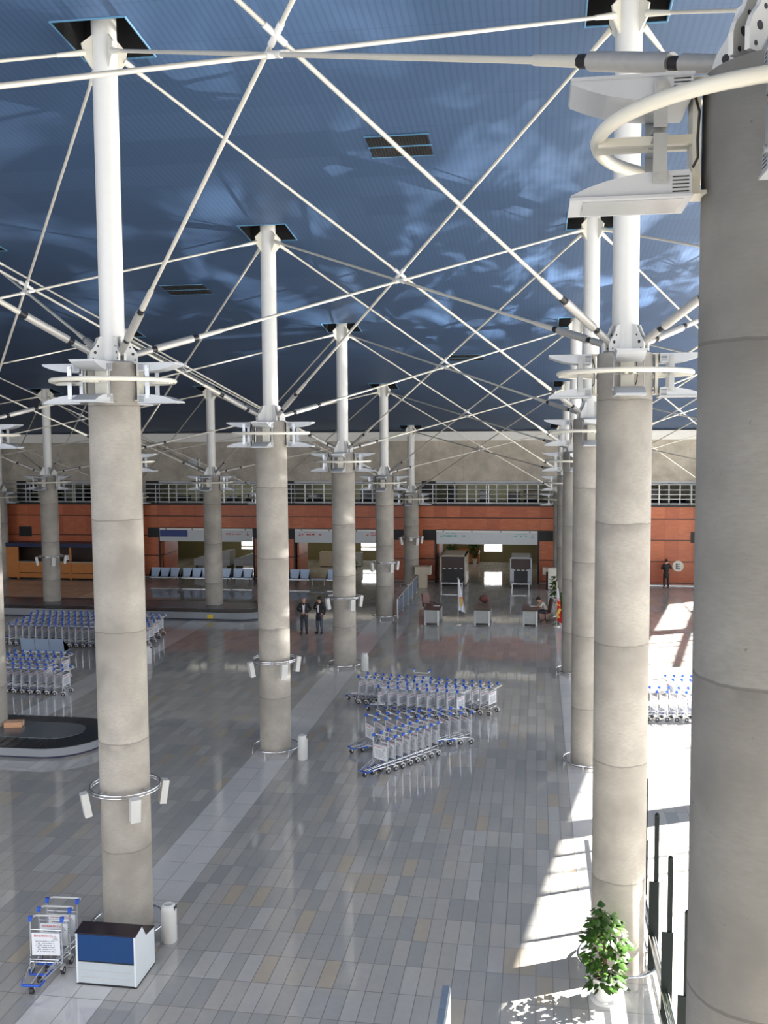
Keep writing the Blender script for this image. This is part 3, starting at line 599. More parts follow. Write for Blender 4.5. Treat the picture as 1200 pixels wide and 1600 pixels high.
# ------------------------------------------------------------------ luggage carts
CART = thing('luggage_cart', 'x', 'luggage cart', (0, 0, 0), 0, 'nested luggage carts')
fr = MB()
for s in (-1, 1):
    fr.sweep([(s * .26, .0, .09), (s * .265, .0, .2), (s * .265, -.02, .90)], .014, 7)
    fr.sweep([(s * .265, -.01, .19), (s * .22, .25, .20), (s * .14, .60, .16)], .014, 7)
    fr.tube((s * .14, .60, .16), (s * .05, .60, .14), .012, n=6)
fr.tube((-.26, 0, .2), (.26, 0, .2), .012, n=6).tube((-.265, -.015, .74), (.265, -.015, .74), .009, n=6).tube((-.25, .10, .30), (.25, .10, .30), .008, n=6).tube((0, 0, .2), (0, .60, .17), .01, n=6)
for s in (-1, 1): fr.sweep([(s * .26, 0, .30), (s * .2, .2, .26), (s * .12, .56, .20)], .009, 6)
fr.build('frame', M['chrome'], CART)
MB().sweep([(-.265, -.03, .925), (-.265, -.14, .90), (-.25, -.19, .885), (-.2, -.21, .88), (.2, -.21, .88), (.25, -.19, .885), (.265, -.14, .90), (.265, -.03, .925)], .018, 8).build('handle', M['white'], CART)
for s in (-1, 1): MB().tube((s * .265, -.018, .875), (s * .265, -.03, .955), .03, .032, 10).tube((s * .265, -.03, .925), (s * .265, -.085, .914), .024, n=8).build('grip', M['blue'], CART)
pn = MB().bx(-.235, .235, -.012, .006, .32, .69).build('sign_panel', M['panel'], CART)
tx = MB(); r2 = random.Random(4)
for sgn, yy in ((1, .009), (-1, -.013)):
    for q in range(6): scribble(tx, -.17 + .01 * (q % 3), .17 - .012 * (q % 2), .555 - .034 * q, .014, yy, r2, .85)
tx.build('small_print', M['ink'], pn)
def font_mesh(txt, size):
    cu = bpy.data.curves.new('print', 'FONT'); cu.body = txt; cu.size = size; cu.align_x = 'CENTER'; cu.extrude = .001; ob = bpy.data.objects.new('print', cu); C.objects.link(ob)
    bpy.context.view_layer.update(); me = bpy.data.meshes.new_from_object(ob.evaluated_get(bpy.context.evaluated_depsgraph_get())); bpy.data.objects.remove(ob); return me
hm = font_mesh('BEHSARAN Co.', .05)
hm.materials.clear(); hm.materials.append(M['red'])
for yy, rot in ((.008, math.pi), (-.014, 0)):
    o = link('heading_print', hm, pn, (-.03 if rot == 0 else .03, yy, .63)); o.rotation_euler = (math.pi / 2, 0, rot)
lg = MB().prism([(-.215, .007, .575), (-.105, .007, .575), (-.16, .007, .66)], (0, .002, 0)).build('logo', M['plate'], pn)
MB().tube((-.145, .61, .155), (.145, .61, .155), .02, n=8).tube((-.145, .61, .155), (-.17, .48, .17), .018, n=8).tube((.145, .61, .155), (.17, .48, .17), .018, n=8).build('bumper', M['blue'], CART)
for s in (-1, 1):
    wh = MB().tube((s * .245, -.02, .065), (s * .285, -.02, .065), .065, n=16).build('wheel', M['rubber'], CART); MB().tube((s * .241, -.02, .065), (s * .289, -.02, .065), .03, n=10).build('hub', M['plate'], wh)
    MB().sweep([(s * .265, -.1, .05), (s * .265, -.085, .12), (s * .265, -.02, .148), (s * .265, .05, .12)], .026, 6).build('mudguard', M['white'], CART)
wh = MB().tube((-.03, .57, .05), (.03, .57, .05), .05, n=14).build('caster', M['rubber'], CART); MB().sweep([(0, .60, .15), (.045, .58, .11), (.045, .57, .05)], .01, 6).sweep([(0, .60, .15), (-.045, .58, .11), (-.045, .57, .05)], .01, 6).build('caster_fork', M['chrome'], wh)
first = True
def cart(x, y, h, lab, group, jit=0.0):
    global first
    a = math.atan2(h[1], h[0]) - math.pi / 2 + rnd.uniform(-jit, jit)
    if first: o = CART; o.location = (x, y, 0); o.rotation_euler = (0, 0, a); o['label'] = lab; first = False
    else: o = copy_tree(CART, None, (x, y, 0), a, lab)
    o['group'] = group; return o
def row(p, d, n, pitch, h, fmt, group, jit=.02):
    d = V(*d).normalized()
    for k in range(n):
        q = V(*p) + d * pitch * k; cart(q.x, q.y, h, fmt % ORD[k], group, jit)
for k in range(3):
    cart(-7.855 - .02 * k, 14.40 + .315 * k, (.08 - .02 * k, -1), ['luggage cart with front-facing panel beside the blue kiosk, closest of three', 'luggage cart beside the blue kiosk, middle one of three', 'luggage cart beside the blue kiosk, rear one of three'][k], 'three carts beside the kiosk')
row((-1.34, 30.38), (-.98, .18), 17, .27, (-.9, .43), 'luggage cart, %s from the open-floor end, rear row of the central cluster', 'rear row of the central cart cluster')
row((-2.28, 29.70), (-.99, .12), 9, .31, (-.9, .43), 'luggage cart, %s from the open-floor end, second row of the central cluster', 'second row of the central cart cluster')
row((-1.98, 27.49), (-.92, -.39), 10, .31, (-.78, -.62), 'luggage cart, %s from the open-floor end, third row of the central cluster', 'third row of the central cart cluster')
row((-2.84, 26.27), (-.58, -.81), 8, .28, (-.58, -.81), 'luggage cart, %s from the far end, front row of the central cluster', 'front row of the central cart cluster')
cart(-3.72, 32.0, (.15, 1), 'lone luggage cart turned away behind the central cart cluster', 'stray cart')
for j, (p, nm) in enumerate((((-15.76, 30.85), 'front'), ((-16.75, 31.5), 'second'), ((-16.95, 32.12), 'third'), ((-16.75, 32.75), 'rear'))):
    row(p, (-1, .06), 8, .31, (-1, .02), 'luggage cart, %s from the aisle, ' + nm + ' row between carousel and three-seat bench', nm + ' row of carts beyond the oval carousel')
for j, nm in enumerate(('front', 'second', 'third', 'rear')):
    row((-15.85 - .12 * j, 38.0 + .84 * j), (-1, .03), 21, .30, (-1, .03), 'luggage cart, %s from the aisle, ' + nm + ' row before the long carousel', nm + ' row of carts before the long carousel')
row((3.0, 30.42), (1, .05), 8, .29, (1, .32), 'luggage cart, %s from the plant row, front row in the sun patch', 'front row of sunlit carts')
row((4.25, 32.0), (1, .05), 5, .27, (1, .32), 'luggage cart, %s from the plant row, rear row in the sun patch', 'rear row of sunlit carts')
# ------------------------------------------------------------------ kiosk
t = thing('information_kiosk', 'white kiosk with blue front panel and black top, beside three carts', 'kiosk', (-7.235, 14.19, 0))
W, D = 1.005, .77
prof = [(0, 0), (D, 0), (D, .64), (.60, .64), (.42, .68), (.25, .90), (0, .85)]
prof = [(0, .02), (D, .02), (D, .625), (.43, .665), (.28, .885), (0, .84)]
for s in (0, 1): MB().prism([(s * (W - .03), y, z) for y, z in prof], (.03, 0, 0)).build('side_panel', M['kioskw'], t)
MB().bx(.03, W - .03, .01, .04, .40, .83).build('front_panel', M['kioskblue'], t)
lf = MB().bx(.03, W - .03, .005, .04, .03, .375).build('lower_panel', M['kioskg'], t)
MB().bx(.07, W - .1, -.003, .006, .225, .245).bx(.07, W - .12, -.003, .006, .115, .135).build('groove', M['plate'], lf)
MB().bx(.03, W - .03, .02, .04, .375, .40).build('shadow_gap', M['blackp'], t)
MB().bx(.03, W - .03, D - .03, D, .03, .62).build('back_panel', M['kioskw'], t)
for a, b_ in (((-.01, .845), (.28, .89)), ((.28, .89), (.43, .672)), ((.43, .672), (D, .632))):
    MB().prism([(-.005, a[0], a[1]), (W + .005, a[0], a[1]), (W + .005, b_[0], b_[1]), (-.005, b_[0], b_[1])], (0, 0, .018)).build('top_panel', M['kioskt'], t)
MB().bx(.0, W, 0, D, 0, .025).build('plinth', M['blackp'], t)
# ------------------------------------------------------------------ white ash bins
BIN = thing('ash_bin', 'x', 'bin', (0, 0, 0), 0, 'white cylindrical ash bins')
MB().lathe([(.125, 0), (.135, .02), (.135, .56), (.125, .62), (.095, .665), (.06, .67), (.055, .60), (.001, .6)], 28).build('body', M['white'], BIN)
MB().lathe([(.056, .612), (.001, .614)], 16).build('ash_tray', M['plate'], BIN); MB().bx(.07, .128, -.05, .05, .57, .635).build('slot', M['glassd'], BIN)
for k, (x, y, lab) in enumerate(((-6.26, 15.69, 'white ash bin beside the column behind the blue kiosk'), (-6.21, 25.37, 'white ash bin beside the second column of the kiosk row'), (-6.26, 35.4, 'white ash bin behind the central cart cluster, beside the third column'), (-14.76, 35.57, 'white ash bin at the end of the carts before the long carousel'))):
    if k == 0: BIN.location = (x, y, 0); BIN['label'] = lab
    else: copy_tree(BIN, None, (x, y, 0), 0, lab)
# ------------------------------------------------------------------ big potted plant
t = thing('potted_plant', 'leafy climbing plant in a white pot in front of the sunlit column', 'plant', (1.08, 14.93, 0), 0)
pt = MB().lathe([(.15, .04), (.2, .36), (.215, .36), (.215, .40), (.19, .40), (.18, .34)], 28).build('pot', M['pot'], t)
MB().lathe([(.21, 0), (.23, .05), (.16, .05), (.001, .045)], 28).build('saucer', M['pot'], t); MB().lathe([(.183, .35), (.001, .36)], 20).build('soil', M['soil'], t)
MB().tube((0, 0, .3), (0, 0, 1.25), .035, .03, 8).build('moss_pole', M['stem'], t)
b = foliage(270, 0, 0, .86, .33, .33, .62, .145, 21, .3); b2 = foliage(36, -.08, -.05, 1.35, .16, .16, .22, .15, 23, .1); b3 = foliage(26, .0, -.1, .40, .32, .25, .14, .17, 25, .4)
for q in (b2, b3): b.add(q.v, q.f, True)
b.build('foliage', M['leaf'], t)
sm = MB(); r2 = random.Random(9)
for k in range(16): a = r2.uniform(0, 6.28); z = r2.uniform(.4, 1.2); sm.sweep([(.03 * math.cos(a), .03 * math.sin(a), z), (.16 * math.cos(a), .16 * math.sin(a), z + .1), (.27 * math.cos(a), .27 * math.sin(a), z + .06)], .007, 5)
sm.build('stems', M['stem'], t)
# ------------------------------------------------------------------ glass partition
t = thing('glass_partition', 'partition of dark steel posts and chrome rails beside the huge column', 'partition', (1.93, 0, 0))
for k in range(-1, 5):
    y = 14.25 + 1.64 * k; hh = 2.6
    p = MB().bx(-.10, .06, y - .012, y + .012, 0, 1.5).build('post_plate', M['post'], t)
    MB().box((.015, y + .03, 1.82), (.07, .035, 1.56)).ball((.015, y + .03, 2.6), .036).build('post_bar', M['post'], p)
    if k < 4:
        MB().bx(.0, .012, y + .10, y + 1.54, .12, .42).build('kick_panel', M['bluegrey'], t)
for z, xx, r_ in ((.62, .09 - .14 + .03, .03), (.60, -.08, .018)): MB().tube((xx, 11.6, z), (xx, 21.4, z), r_, n=10).build('handrail', M['chrome'], t)
for y0 in (12.3, 15.9, 17.6): MB().tube((-.12, y0 if y0 > 13 else 12.2, .3), (-.12, y0 + 1.4 if y0 > 13 else 15.2, .3), .024, n=8).build('bumper_rail', M['chrome'], t)
for y in (12.4, 13.9, 15.1, 16.0, 17.2, 17.7, 18.9): MB().tube((-.12, y, 0), (-.12, y, .3), .015, n=6).build('rail_foot', M['chrome'], t)
# slim panel end at the bottom edge
t = thing('barrier_wall', 'slim white barrier with blue-grey cap cut by the bottom edge', 'barrier', (-1.19, 12.0, 0))
MB().bx(-.03, .05, -1.2, 1.1, 0, 1.07).build('side_panel', M['white'], t)
for a, b_ in ((-1.2, .52), (.535, 1.1)): MB().bx(-.065, .03, a, b_, 1.07, 1.10).build('cap', M['bluegrey'], t)
MB().bx(-.05, .0, -1.2, 1.08, .05, 1.07).build('core', M['lamp'], t)
# ------------------------------------------------------------------ security zone
def scanner(lab, x, y, W_, D_, H_, belt):
    t = thing('baggage_scanner', lab, 'scanner', (x, y, 0))
    MB().bx(-W_ / 2, -W_ / 2 + .07, 0, D_, .1, H_).bx(W_ / 2 - .07, W_ / 2, 0, D_, .1, H_).bx(-W_ / 2, W_ / 2, 0, D_, H_ - .07, H_).build('housing', M['beige'] if not belt else M['lamp'], t)
    MB().bx(-W_ / 2 + .07, W_ / 2 - .07, .06, D_ - .1, .75, H_ - .07).build('hood', M['brown'], t)
    MB().bx(-W_ / 2 + .12, W_ / 2 - .12, .04, .08, .3, H_ * .56).build('curtain', M['dark'], t)
    for q in range(4): MB().bx(-W_ / 2 + .14 + q * (W_ - .4) / 3.2, -W_ / 2 + .3 + q * (W_ - .4) / 3.2, .0, .05, H_ * .56, H_ * .585).build('lamp_strip', M['white'], t)
    MB().bx(-W_ / 2 + .1, W_ / 2 - .1, -.9, .05, .30, .36).build('roller_table', M['steel'], t)
    for sx_ in (-1, 1): MB().bx(sx_ * (W_ / 2 - .14) - .03, sx_ * (W_ / 2 - .14) + .03, -.86, -.8, 0, .3).build('leg', M['steel'], t)
    MB().bx(-W_ / 2 + .1, W_ / 2 - .1, .06, D_, 0, .3).build('base', M['dark'], t)
    if belt:
        for s in (-1, 1): MB().bx(s * (W_ / 2 - .11) - .11, s * (W_ / 2 - .11) + .11, -.03, .03, .2, 1.05).build('front_panel', M['lamp'], t)
    else: MB().bx(W_ / 2, W_ / 2 + .02, .1, D_ * .8, .1, 1.3).build('side_panel', M['white'], t)
scanner('larger black baggage scanner beside the beige podium', -4.72, 55.9, 1.45, 2.6, 1.79, False)
scanner('smaller black baggage scanner with pale front panels', -.87, 56.0, 1.22, 2.2, 1.70, True)
def podium(lab, x, y):
    t = thing('podium', lab, 'podium', (x, y, 0)); MB().bx(-.24, .24, -.2, .3, 0, .78).build('pedestal', M['beige'], t)
    MB().bx(-.44, .42, -.25, .45, .78, 1.22).build('head', M['beige'], t); MB().bx(.42, .46, -.26, .46, .76, 1.24).build('edge_panel', M['cream'], t)
podium('beige podium beside the last kiosk-row column', -6.38, 55.3)
t = thing('podium', 'pale podium with dark side behind the trailing plant', 'podium', (.8, 55.4, 0)); MB().bx(-.15, .38, -.2, .3, .05, 1.22).build('pedestal', M['cream'], t); MB().bx(-.26, -.15, -.2, .3, 0, 1.0).build('side_panel', M['post'], t); MB().bx(-.45, -.1, -.1, .4, .85, 1.22).build('head', M['beige'], t)
def desk(lab, x0, x1, y0, y1, foot):
    t = thing('inspection_desk', lab, 'desk', ((x0 + x1) / 2, (y0 + y1) / 2, 0)); w_, d = (x1 - x0) / 2, (y1 - y0) / 2
    MB().bx(-w_ - .03, w_ + .03, -d - .04, d, .70, .735).build('top', M['brown'], t); MB().bx(-w_ + .07, w_ - .07, -d + .02, -d + .05, .1, .70).build('modesty_panel', M['grey'], t)
    for sx_ in (-1, 1):
        for sy_ in (-1, 1): MB().bx(sx_ * (w_ - .045) - .045, sx_ * (w_ - .045) + .045, sy_ * (d - .045) - .045, sy_ * (d - .045) + .045, 0, .70).build('leg', M['white'] if sx_ > 0 else M['lamp'], t)
    MB().bx(-w_ + .02, w_ - .02, -d + .1, d - .05, .12, .6).build('drawer_unit', M['grey'], t); return t
desk('brown-topped desk with a leather chair beside the flagpole', -5.06, -4.38, 44.35, 45.95, 0)
desk('empty middle desk with a round-backed chair behind it', -2.8, -2.07, 44.55, 46.15, 0)
desk('brown-topped desk where a man in pale shirt reads', -.6, .07, 44.6, 46.2, 0)
def chair(lab, x, y, rz, arms=True, round_=False):
    t = thing('office_chair', lab, 'chair', (x, y, 0), rz)
    MB().lathe([(.02, .40), (.22, .41), (.25, .44), (.23, .49), (.02, .5)], 18).build('seat', M['leather'], t)
    b = MB()
    if round_: b.ball((0, .22, .84), .24, sc=(1, .25, .8))
    else: b.box((0, .24, .80), (.44, .07, .62), 0, ('X', -.18))
    b.build('backrest', M['leather'], t); MB().tube((0, .2, .42), (0, .24, .7), .02, n=6).build('back_support', M['dark'], t)
    MB().tube((0, 0, .08), (0, 0, .42), .03, n=8).build('gas_lift', M['dark'], t)
    for k in range(5): a = k * 1.2566; l_ = MB().tube((0, 0, .1), (.26 * math.cos(a), .26 * math.sin(a), .06), .018, n=6).build('foot', M['dark'], t); MB().ball((.26 * math.cos(a), .26 * math.sin(a), .03), .03, 8, 5).build('caster', M['rubber'], l_)
    if arms:
        for s in (-1, 1): MB().sweep([(s * .24, .2, .5), (s * .27, .2, .66), (s * .27, -.12, .66), (s * .25, -.15, .5)], .018, 6).build('armrest', M['dark'], t)
    return t
chair('brown leather armchair turned aside behind the flag-side desk', -5.05, 46.45, .9)
chair('brown round-backed chair behind the empty middle desk', -2.45, 46.65, 0, False, True)
chair('office chair under the reading man at the end desk', .42, 45.75, -1.35, False)
# papers
t = thing('paper_sheet', 'white sheet lying on the flag-side desk', 'paper', (-4.58, 45.3, .736)); MB().bx(-.15, .15, -.1, .1, 0, .012).build('sheet', M['paper'], t)
t = thing('newspaper', 'open white newspaper on the reading man\'s desk', 'newspaper', (-.05, 45.75, .737), .3); MB().bx(-.25, .0, -.2, .2, 0, .012).build('page', M['paper'], t); MB().bx(.0, .25, -.2, .2, .0, .014).build('page', M['paper'], t)
# flags
def flag(lab, x, y, top, red):
    t = thing('standing_flag', lab, 'flag', (x, y, 0)); MB().lathe([(.17, 0), (.17, .03), (.05, .05), (.001, .06)], 20).build('base', M['pole'], t); MB().tube((0, 0, .03), (0, 0, top), .014, n=8).ball((0, 0, top + .03), .03, 8, 6).build('pole', M['pole'], t)
    def sheet(z0, z1, w0, w1, off=0.0, seed=1):
        b = MB(); n, m = 14, 10; q = random.Random(seed); vs_ = []
        for j in range(m + 1):
            f = j / m; z = z0 + (z1 - z0) * f; wd = w0 + (w1 - w0) * f
            for i in range(n + 1): u = i / n; vs_.append((u * wd - (.06 * wd), off + .05 * math.sin(u * 15 + f * 2.0) * (.3 + f), z - .18 * u * f))
        fs = [(j * (n + 1) + i, j * (n + 1) + i + 1, (j + 1) * (n + 1) + i + 1, (j + 1) * (n + 1) + i) for j in range(m) for i in range(n)]
        k = len(vs_); b.add(vs_ + [(x_, y_ + .012, z_) for x_, y_, z_ in vs_], fs + [tuple(k + i for i in f_[::-1]) for f_ in fs], True); return b
    if not red:
        c = sheet(top - .02, .72, .06, .36, 0, 3); c.build('cloth', M['flagw'], t)
        MB().box((.14, -.07, 1.18), (.14, .01, .16)).box((.16, -.07, .98), (.1, .01, .2)).build('emblem', M['gold'], t); MB().box((.14, -.075, 1.27), (.16, .01, .05)).build('red_bar', M['flagr'], t)
    else:
        c = sheet(1.75, 1.28, .07, .17, 0, 4); c.build('white_band', M['flagw'], t); c = sheet(1.3, .3, .16, .26, .0, 5); c.build('red_band', M['flagr'], t)
        MB().box((.06, -.075, 1.02), (.2, .012, .05), 0, ('Y', .4)).box((.1, -.08, .72), (.12, .012, .26), 0, ('Y', .5)).box((.05, -.08, .5), (.1, .012, .2), 0, ('Y', -.5)).build('fringe', M['gold'], t)
        c = sheet(1.3, .35, .03, .10, .10, 6); c.build('green_band', M['green'], t)
    return t
flag('white flag with orange emblem standing by the flag-side desk', -3.53, 44.6, 2.12, False)
flag('red and white flag with gold fringe beside the sunny column row', .92, 44.7, 2.0, True)
small_plant('tall potted plant trailing beside the pale podium', 1.02, 50.2, 1.55, 12, .32)
small_plant('dark green potted plant behind the red flag', 1.2, 45.3, 1.45, 13, .22)
t = thing('glass_barrier', 'low glass barrier with white posts beside the fourth kiosk-row column', 'barrier', (-6.5, 0, 0))
for k in range(5): y = 45.8 + 1.9 * k; MB().bx(-.03, .03, y - .03, y + .03, 0, .92).build('post', M['white'], t)
for k in range(4): y = 45.8 + 1.9 * k; MB().bx(-.008, .008, y + .08, y + 1.82, .12, .84).build('pane', M['bluegrey'], t)
MB().tube((0, 45.7, .92), (0, 53.5, .92), .025, n=8).build('top_rail', M['rail'], t)
# ------------------------------------------------------------------ benches
def bench(lab, x, y, n, rz=0.0):
    t = thing('steel_bench', lab, 'bench', (x, y, 0), rz, 'rows of perforated steel seats')
    Wd = .60; L_ = n * Wd
    MB().box((L_ / 2, 0, .33), (L_, .05, .05)).build('beam', M['steel'], t)
    for k in range(n):
        c0 = k * Wd + Wd / 2
        MB().prism([(c0 - .292, -.25, .40), (c0 - .292, -.25, .43), (c0 - .292, .17, .40), (c0 - .292, .27, .90), (c0 - .292, .24, .90), (c0 - .292, .14, .37)], (.584, 0, 0)).build('seat', M['seat'], t)
    for xx in (.15, L_ - .15): MB().tube((xx, -.2, 0), (xx, 0, .33), .02, n=6).tube((xx, .2, 0), (xx, 0, .33), .02, n=6).build('leg', M['steel'], t)
    return t
bench('row of blue-grey steel seats before the opening with the dark blue sign panel', -22.7, 55.3, 3)
bench('second steel bench beside the column in the rear carousel', -20.75, 55.3, 5)
bench('third steel bench between two columns before the rear openings', -17.65, 55.35, 2)
bench('steel bench end beside the second kiosk-row column', -14.2, 55.3, 2)
bench('steel bench partly hidden by the third kiosk-row column', -12.0, 55.4, 2)
bench('three-seat blue steel bench between the two cart groups', -18.1, 35.55, 3, math.pi)
t = thing('low_table', 'low metal table linking two steel seats at the middle opening', 'table', (-12.5, 55.4, 0)); MB().bx(-.42, .42, -.2, .2, .34, .39).build('table_top', M['seat'], t)
for s in (-1, 1): MB().bx(s * .36 - .02, s * .36 + .02, -.02, .02, 0, .34).build('leg', M['plate'], t)
# ------------------------------------------------------------------ service counter
t = thing('service_counter', 'orange-panelled service counter with dark blue fascia by the red wall', 'counter', (-33.2, 56.0, 0))
Lc = 8.6
MB().bx(0, Lc, -.1, 1.2, 1.98, 2.22).build('fascia', M['navy'], t)
for k in range(5):
    x0 = k * 1.72
    if k == 0: MB().bx(x0 + .7, x0 + 1.7, -.08, 0, .1, 1.98).build('front_panel', M['orange'], t)
    else:
        MB().bx(x0 + .02, x0 + 1.70, -.05, 0, .42, 1.05).build('front_panel', M['orange'], t); MB().bx(x0 - .02, x0 + 1.74, -.12, .4, 1.05, 1.10).build('worktop', M['beige'], t)
    MB().bx(x0 + .02, x0 + 1.7, -.04, .02, .1, .37).build('kick_panel', M['orange'], t); MB().bx(x0, x0 + 1.72, .0, .05, .05, 1.05).build('frame', M['blackp'], t)
    MB().bx(x0 - .05, x0 + .05, -.1, .0, 0, 2.0).build('divider', M['orange'], t)
MB().bx(0, Lc, 1.1, 1.15, 0, 2.0).build('back_panel', M['brown'], t); MB().bx(-.35, 0, -.3, 1.2, 0, 2.25).build('side_panel', M['blackp'], t)
t = thing('monitor', 'small pale monitor standing on the orange service counter', 'monitor', (-28.2, 56.05, 1.10)); MB().bx(-.2, .2, -.03, .03, .1, .4).build('screen', M['panel'], t); MB().bx(-.04, .04, -.03, .03, 0, .12).build('stand', M['dark'], t); MB().bx(-.12, .12, -.08, .08, 0, .015).build('foot', M['dark'], t)
# ------------------------------------------------------------------ people
def skin_mesh(name, verts, edges, mat, parent, root=0, sub=2):
    me = bpy.data.meshes.new(name); me.from_pydata([v[0] for v in verts], edges, []); ob = bpy.data.objects.new(name, me); C.objects.link(ob)
    md = ob.modifiers.new('skin', 'SKIN'); md.use_smooth_shade = True
    for k, v in enumerate(verts):
        r_ = v[1] if isinstance(v[1], tuple) else (v[1], v[1]); me.skin_vertices[0].data[k].radius = r_; me.skin_vertices[0].data[k].use_root = (k == root)
    if sub: ob.modifiers.new('sub', 'SUBSURF').levels = sub; ob.modifiers['sub'].render_levels = sub
    bpy.context.view_layer.update(); m2 = bpy.data.meshes.new_from_object(ob.evaluated_get(bpy.context.evaluated_depsgraph_get()))
    bpy.data.objects.remove(ob); m2.name = name; m2.materials.clear(); m2.materials.append(mat); m2.polygons.foreach_set('use_smooth', [True] * len(m2.polygons))
    return link(name, m2, parent)
def hand_chain(vs_, es, wrist, elbow, wi, side):
    d = (V(*wrist) - V(*elbow)).normalized(); u = d.orthogonal().normalized(); n_ = d.cross(u)
    palm = V(*wrist) + d * .05; vs_.append((tuple(palm), .024)); pi_ = len(vs_) - 1; es.append((wi, pi_))
    for k, (o, L) in enumerate(((-.027, .055), (-.009, .068), (.009, .062), (.027, .048))):
        a = palm + d * .035 + u * o; b = a + d * L * .6 + n_ * .012; c_ = a + d * L + n_ * .03
        i0 = len(vs_); vs_ += [(tuple(a), .009), (tuple(b), .008), (tuple(c_), .007)]; es += [(pi_, i0), (i0, i0 + 1), (i0 + 1, i0 + 2)]
    a = palm + u * .03 * side + d * .0; b = a + u * .025 * side + d * .03; i0 = len(vs_); vs_ += [(tuple(a), .011), (tuple(b), .009)]; es += [(pi_, i0), (i0, i0 + 1)]
def person(lab, loc, rz, J, jacket, trousers, shirt, hair=True, coat=.0):
    t = thing('person', lab, 'person', loc, rz)
    names = ['pel', 'spi', 'che', 'nec', 'hb', 'hd', 'cr']; R_ = dict(pel=(.135, .10), spi=(.125, .09), che=(.15, .10), nec=.05, hb=(.06, .07), hd=(.075, .09), cr=(.055, .065), sl=.055, el=.042, wl=.028, hl=.085, kl=.056, al=.032, tl=.024)
    vs_, es, ix = [], [], {}
    def ad(n, p, r_): ix[n] = len(vs_); vs_.append((tuple(p), r_))
    for n in names: ad(n, J[n], R_[n])
    for a, b in zip(names, names[1:]): es.append((ix[a], ix[b]))
    for s in 'lr':
        for n, par in (('s', 'che'), ('e', 's' + s), ('w', 'e' + s)): ad(n + s, J[n + s], R_[n + 'l']); es.append((ix[par], ix[n + s]))
        for n, par in (('h', 'pel'), ('k', 'h' + s), ('a', 'k' + s), ('t', 'a' + s)): ad(n + s, J[n + s], R_[n + 'l']); es.append((ix[par], ix[n + s]))
        hand_chain(vs_, es, J['w' + s], J['e' + s], ix['w' + s], 1 if s == 'l' else -1)
    hd = V(*J['hd']); fd = (V(*J['fd'])).normalized()
    vs_.append((tuple(hd + fd * .09 - V(0, 0, .01)), .016)); es.append((ix['hd'], len(vs_) - 1))   # nose
    sd = fd.cross(V(0, 0, 1)).normalized()
    for s in (-1, 1): vs_.append((tuple(hd + sd * .085 * s), .016)); es.append((ix['hd'], len(vs_) - 1))   # ears
    skin_mesh('body', vs_, es, M['skin'], t)
    for s in (-1, 1): MB().ball(tuple(hd + fd * .082 + sd * .03 * s + V(0, 0, .015)), .011, 8, 6).build('eye', M['dark'], t)
    MB().ball(tuple(hd + fd * .078 - V(0, 0, .045)), .012, 8, 6, (1.6, 1, .5)).build('mouth', M['red'], t)
    # clothes
    def sub(ns, ed, inc, name, mat, rr={}):
        v = [(tuple(J[n]) if n in J else n, (tuple(q + inc for q in rr.get(n, R_.get(n, R_.get(n[0] + 'l')))) if isinstance(rr.get(n, R_.get(n, R_.get(n[0] + 'l'))), tuple) else rr.get(n, R_.get(n, R_.get(n[0] + 'l'))) + inc)) for n in ns]
        return skin_mesh(name, v, [(ns.index(a), ns.index(b)) for a, b in ed], mat, t)
    low = V(*J['pel']) - V(0, 0, .17 + coat); J['hem'] = tuple(low); R_['hem'] = (.205, .155); J['yk'] = tuple(V(*J['che']).lerp(V(*J['nec']), .72)); R_['yk'] = (.085, .075)
    if jacket: sub(['pel', 'hem', 'spi', 'che', 'sl', 'el', 'wl', 'sr', 'er', 'wr', 'yk'], [('che', 'yk'), ('pel', 'hem'), ('pel', 'spi'), ('spi', 'che'), ('che', 'sl'), ('sl', 'el'), ('el', 'wl'), ('che', 'sr'), ('sr', 'er'), ('er', 'wr')], .022, 'jacket', jacket, dict(wl=.03, wr=.03))
    sh = sub(['spi', 'che', 'pel'] + ([] if jacket else ['sl', 'el', 'sr', 'er']), [('pel', 'spi'), ('spi', 'che')] + ([] if jacket else [('che', 'sl'), ('sl', 'el'), ('che', 'sr'), ('sr', 'er')]), .012, 'shirt', shirt)
    if jacket:
        f0 = V(*J['che']) + V(*J['bf']) * .128; MB().prism([tuple(f0 + V(x, 0, z)) for x, z in ((-.06, .10), (.06, .10), (.035, -.28), (-.02, -.28))], tuple(V(*J['bf']) * .015)).build('shirt_front', shirt, t)
        MB().prism([tuple(f0 + V(x, -.003, z)) for x, z in ((-.05, .12), (.05, .12), (.03, .05), (-.03, .05))], tuple(V(*J['bf']) * .02)).build('collar', M['suit'] , t)
    for s in 'lr': pass
    sub(['pel', 'hl', 'kl', 'al', 'hr', 'kr', 'ar'], [('pel', 'hl'), ('hl', 'kl'), ('kl', 'al'), ('pel', 'hr'), ('hr', 'kr'), ('kr', 'ar')], .014, 'trousers', trousers, dict(al=.045, ar=.045, pel=(.105, .075)))
    for s in 'lr':
        a, b = V(*J['a' + s]), V(*J['t' + s]); skin_mesh('shoe', [((a.x, a.y + (a.y - b.y) * .25, max(a.z - .03, .045)), .062), (tuple((a + b) / 2 - V(0, 0, .012)), .058), (tuple(b + (b - a) * .22 + V(0, 0, .012)), .05)], [(0, 1), (1, 2)], M['shoe'], t)
    if hair: MB().ball(tuple(hd + V(0, 0, .035) - fd * .022), .103, 14, 8, (.95, .98, .92)).build('hair', M['hair'], t)
    else: MB().ball(tuple(hd - V(0, 0, .01) - fd * .045), .088, 14, 8, (1.0, .9, .7)).build('hair', M['hair'], t)
    return t
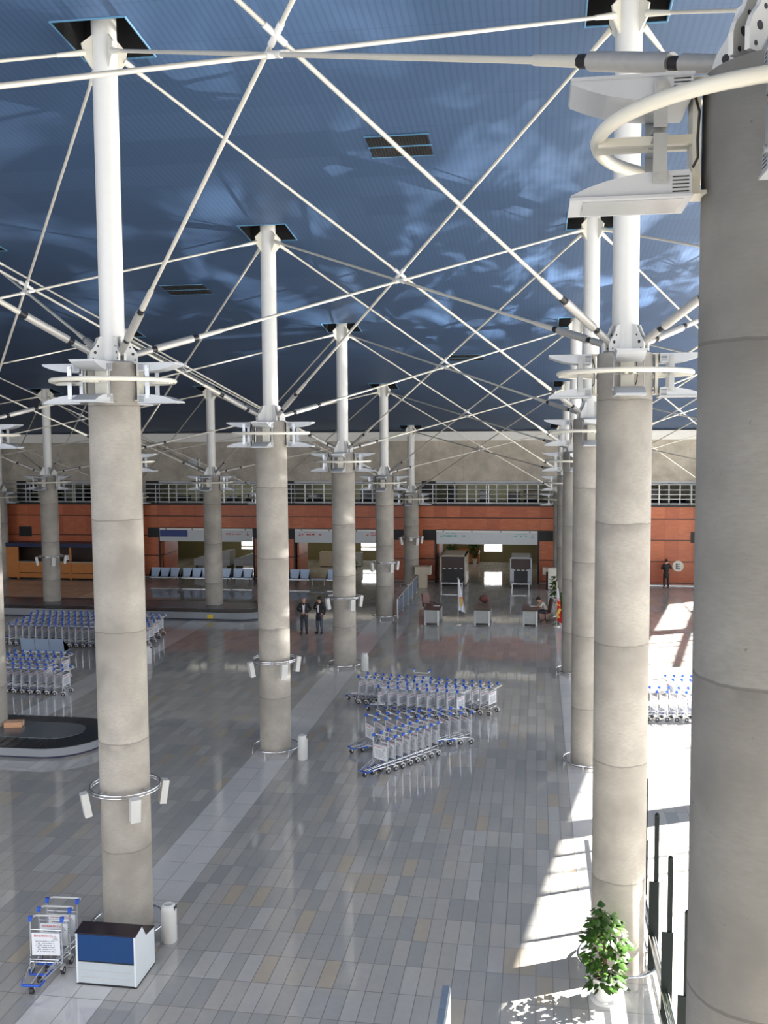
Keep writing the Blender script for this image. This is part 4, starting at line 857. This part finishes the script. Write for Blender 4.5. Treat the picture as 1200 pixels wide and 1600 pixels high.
def stand(**kw):
    J = dict(pel=(0, 0, .86), spi=(0, 0, 1.06), che=(0, .01, 1.24), nec=(0, .01, 1.39), hb=(0, -.01, 1.45), hd=(0, -.015, 1.53), cr=(0, -.005, 1.59), sl=(-.17, .01, 1.31), sr=(.17, .01, 1.31), el=(-.25, .06, 1.06), er=(.25, .06, 1.06), wl=(-.20, -.10, .90), wr=(.20, -.10, .90), hl=(-.085, 0, .80), hr=(.085, 0, .80), kl=(-.10, -.02, .45), kr=(.10, -.02, .45), al=(-.11, .03, .085), ar=(.11, .03, .085), tl=(-.13, -.12, .04), tr=(.13, -.12, .04), fd=(0, -1, 0), bf=(0, -1, 0))
    J.update(kw); return J
person('bald person in dark suit and white shirt, hands joined, facing out', (-10.08, 41.75, 0), .12, stand(el=(-.30, .10, 1.08), wl=(-.07, -.17, .98), er=(.30, .10, 1.08), wr=(.08, -.18, .96), fd=(.45, -1, -.1)), M['suit'], M['trou'], M['shirt'], False)
person('dark-haired person in a long black coat, hand raised to chest', (-9.42, 41.9, 0), -.25, stand(el=(-.24, -.02, 1.08), wl=(-.05, -.20, 1.20), wr=(.22, -.02, .84), fd=(-.9, -.6, -.1)), M['suit2'], M['trou2'], M['shirt'], True, .14)
person('person in black suit facing the red wall beside the round sign', (7.2, 56.55, 0), math.pi, stand(el=(-.27, -.02, 1.10), wl=(-.12, -.12, 1.42), er=(.25, .0, 1.08), wr=(.12, -.18, 1.1)), M['suit2'], M['suit'], M['shirt'], True, .12)
person('seated person in pale shirt bent over a newspaper at the end desk', (.42, 45.75, 0), -1.35, dict(pel=(0, .06, .50), spi=(0, .02, .68), che=(0, -.12, .86), nec=(0, -.23, .96), hb=(0, -.28, 1.0), hd=(0, -.34, 1.05), cr=(0, -.36, 1.11), sl=(-.17, -.14, .91), sr=(.17, -.14, .91), el=(-.23, -.30, .76), er=(.23, -.30, .76), wl=(-.10, -.44, .77), wr=(.12, -.44, .77), hl=(-.09, .02, .50), hr=(.09, .02, .50), kl=(-.11, -.36, .48), kr=(.11, -.36, .48), al=(-.11, -.32, .09), ar=(.11, -.34, .09), tl=(-.12, -.46, .04), tr=(.12, -.48, .04), fd=(0, -.6, -.8), bf=(0, -.7, -.5)), None, M['trou'], M['shirt2'])
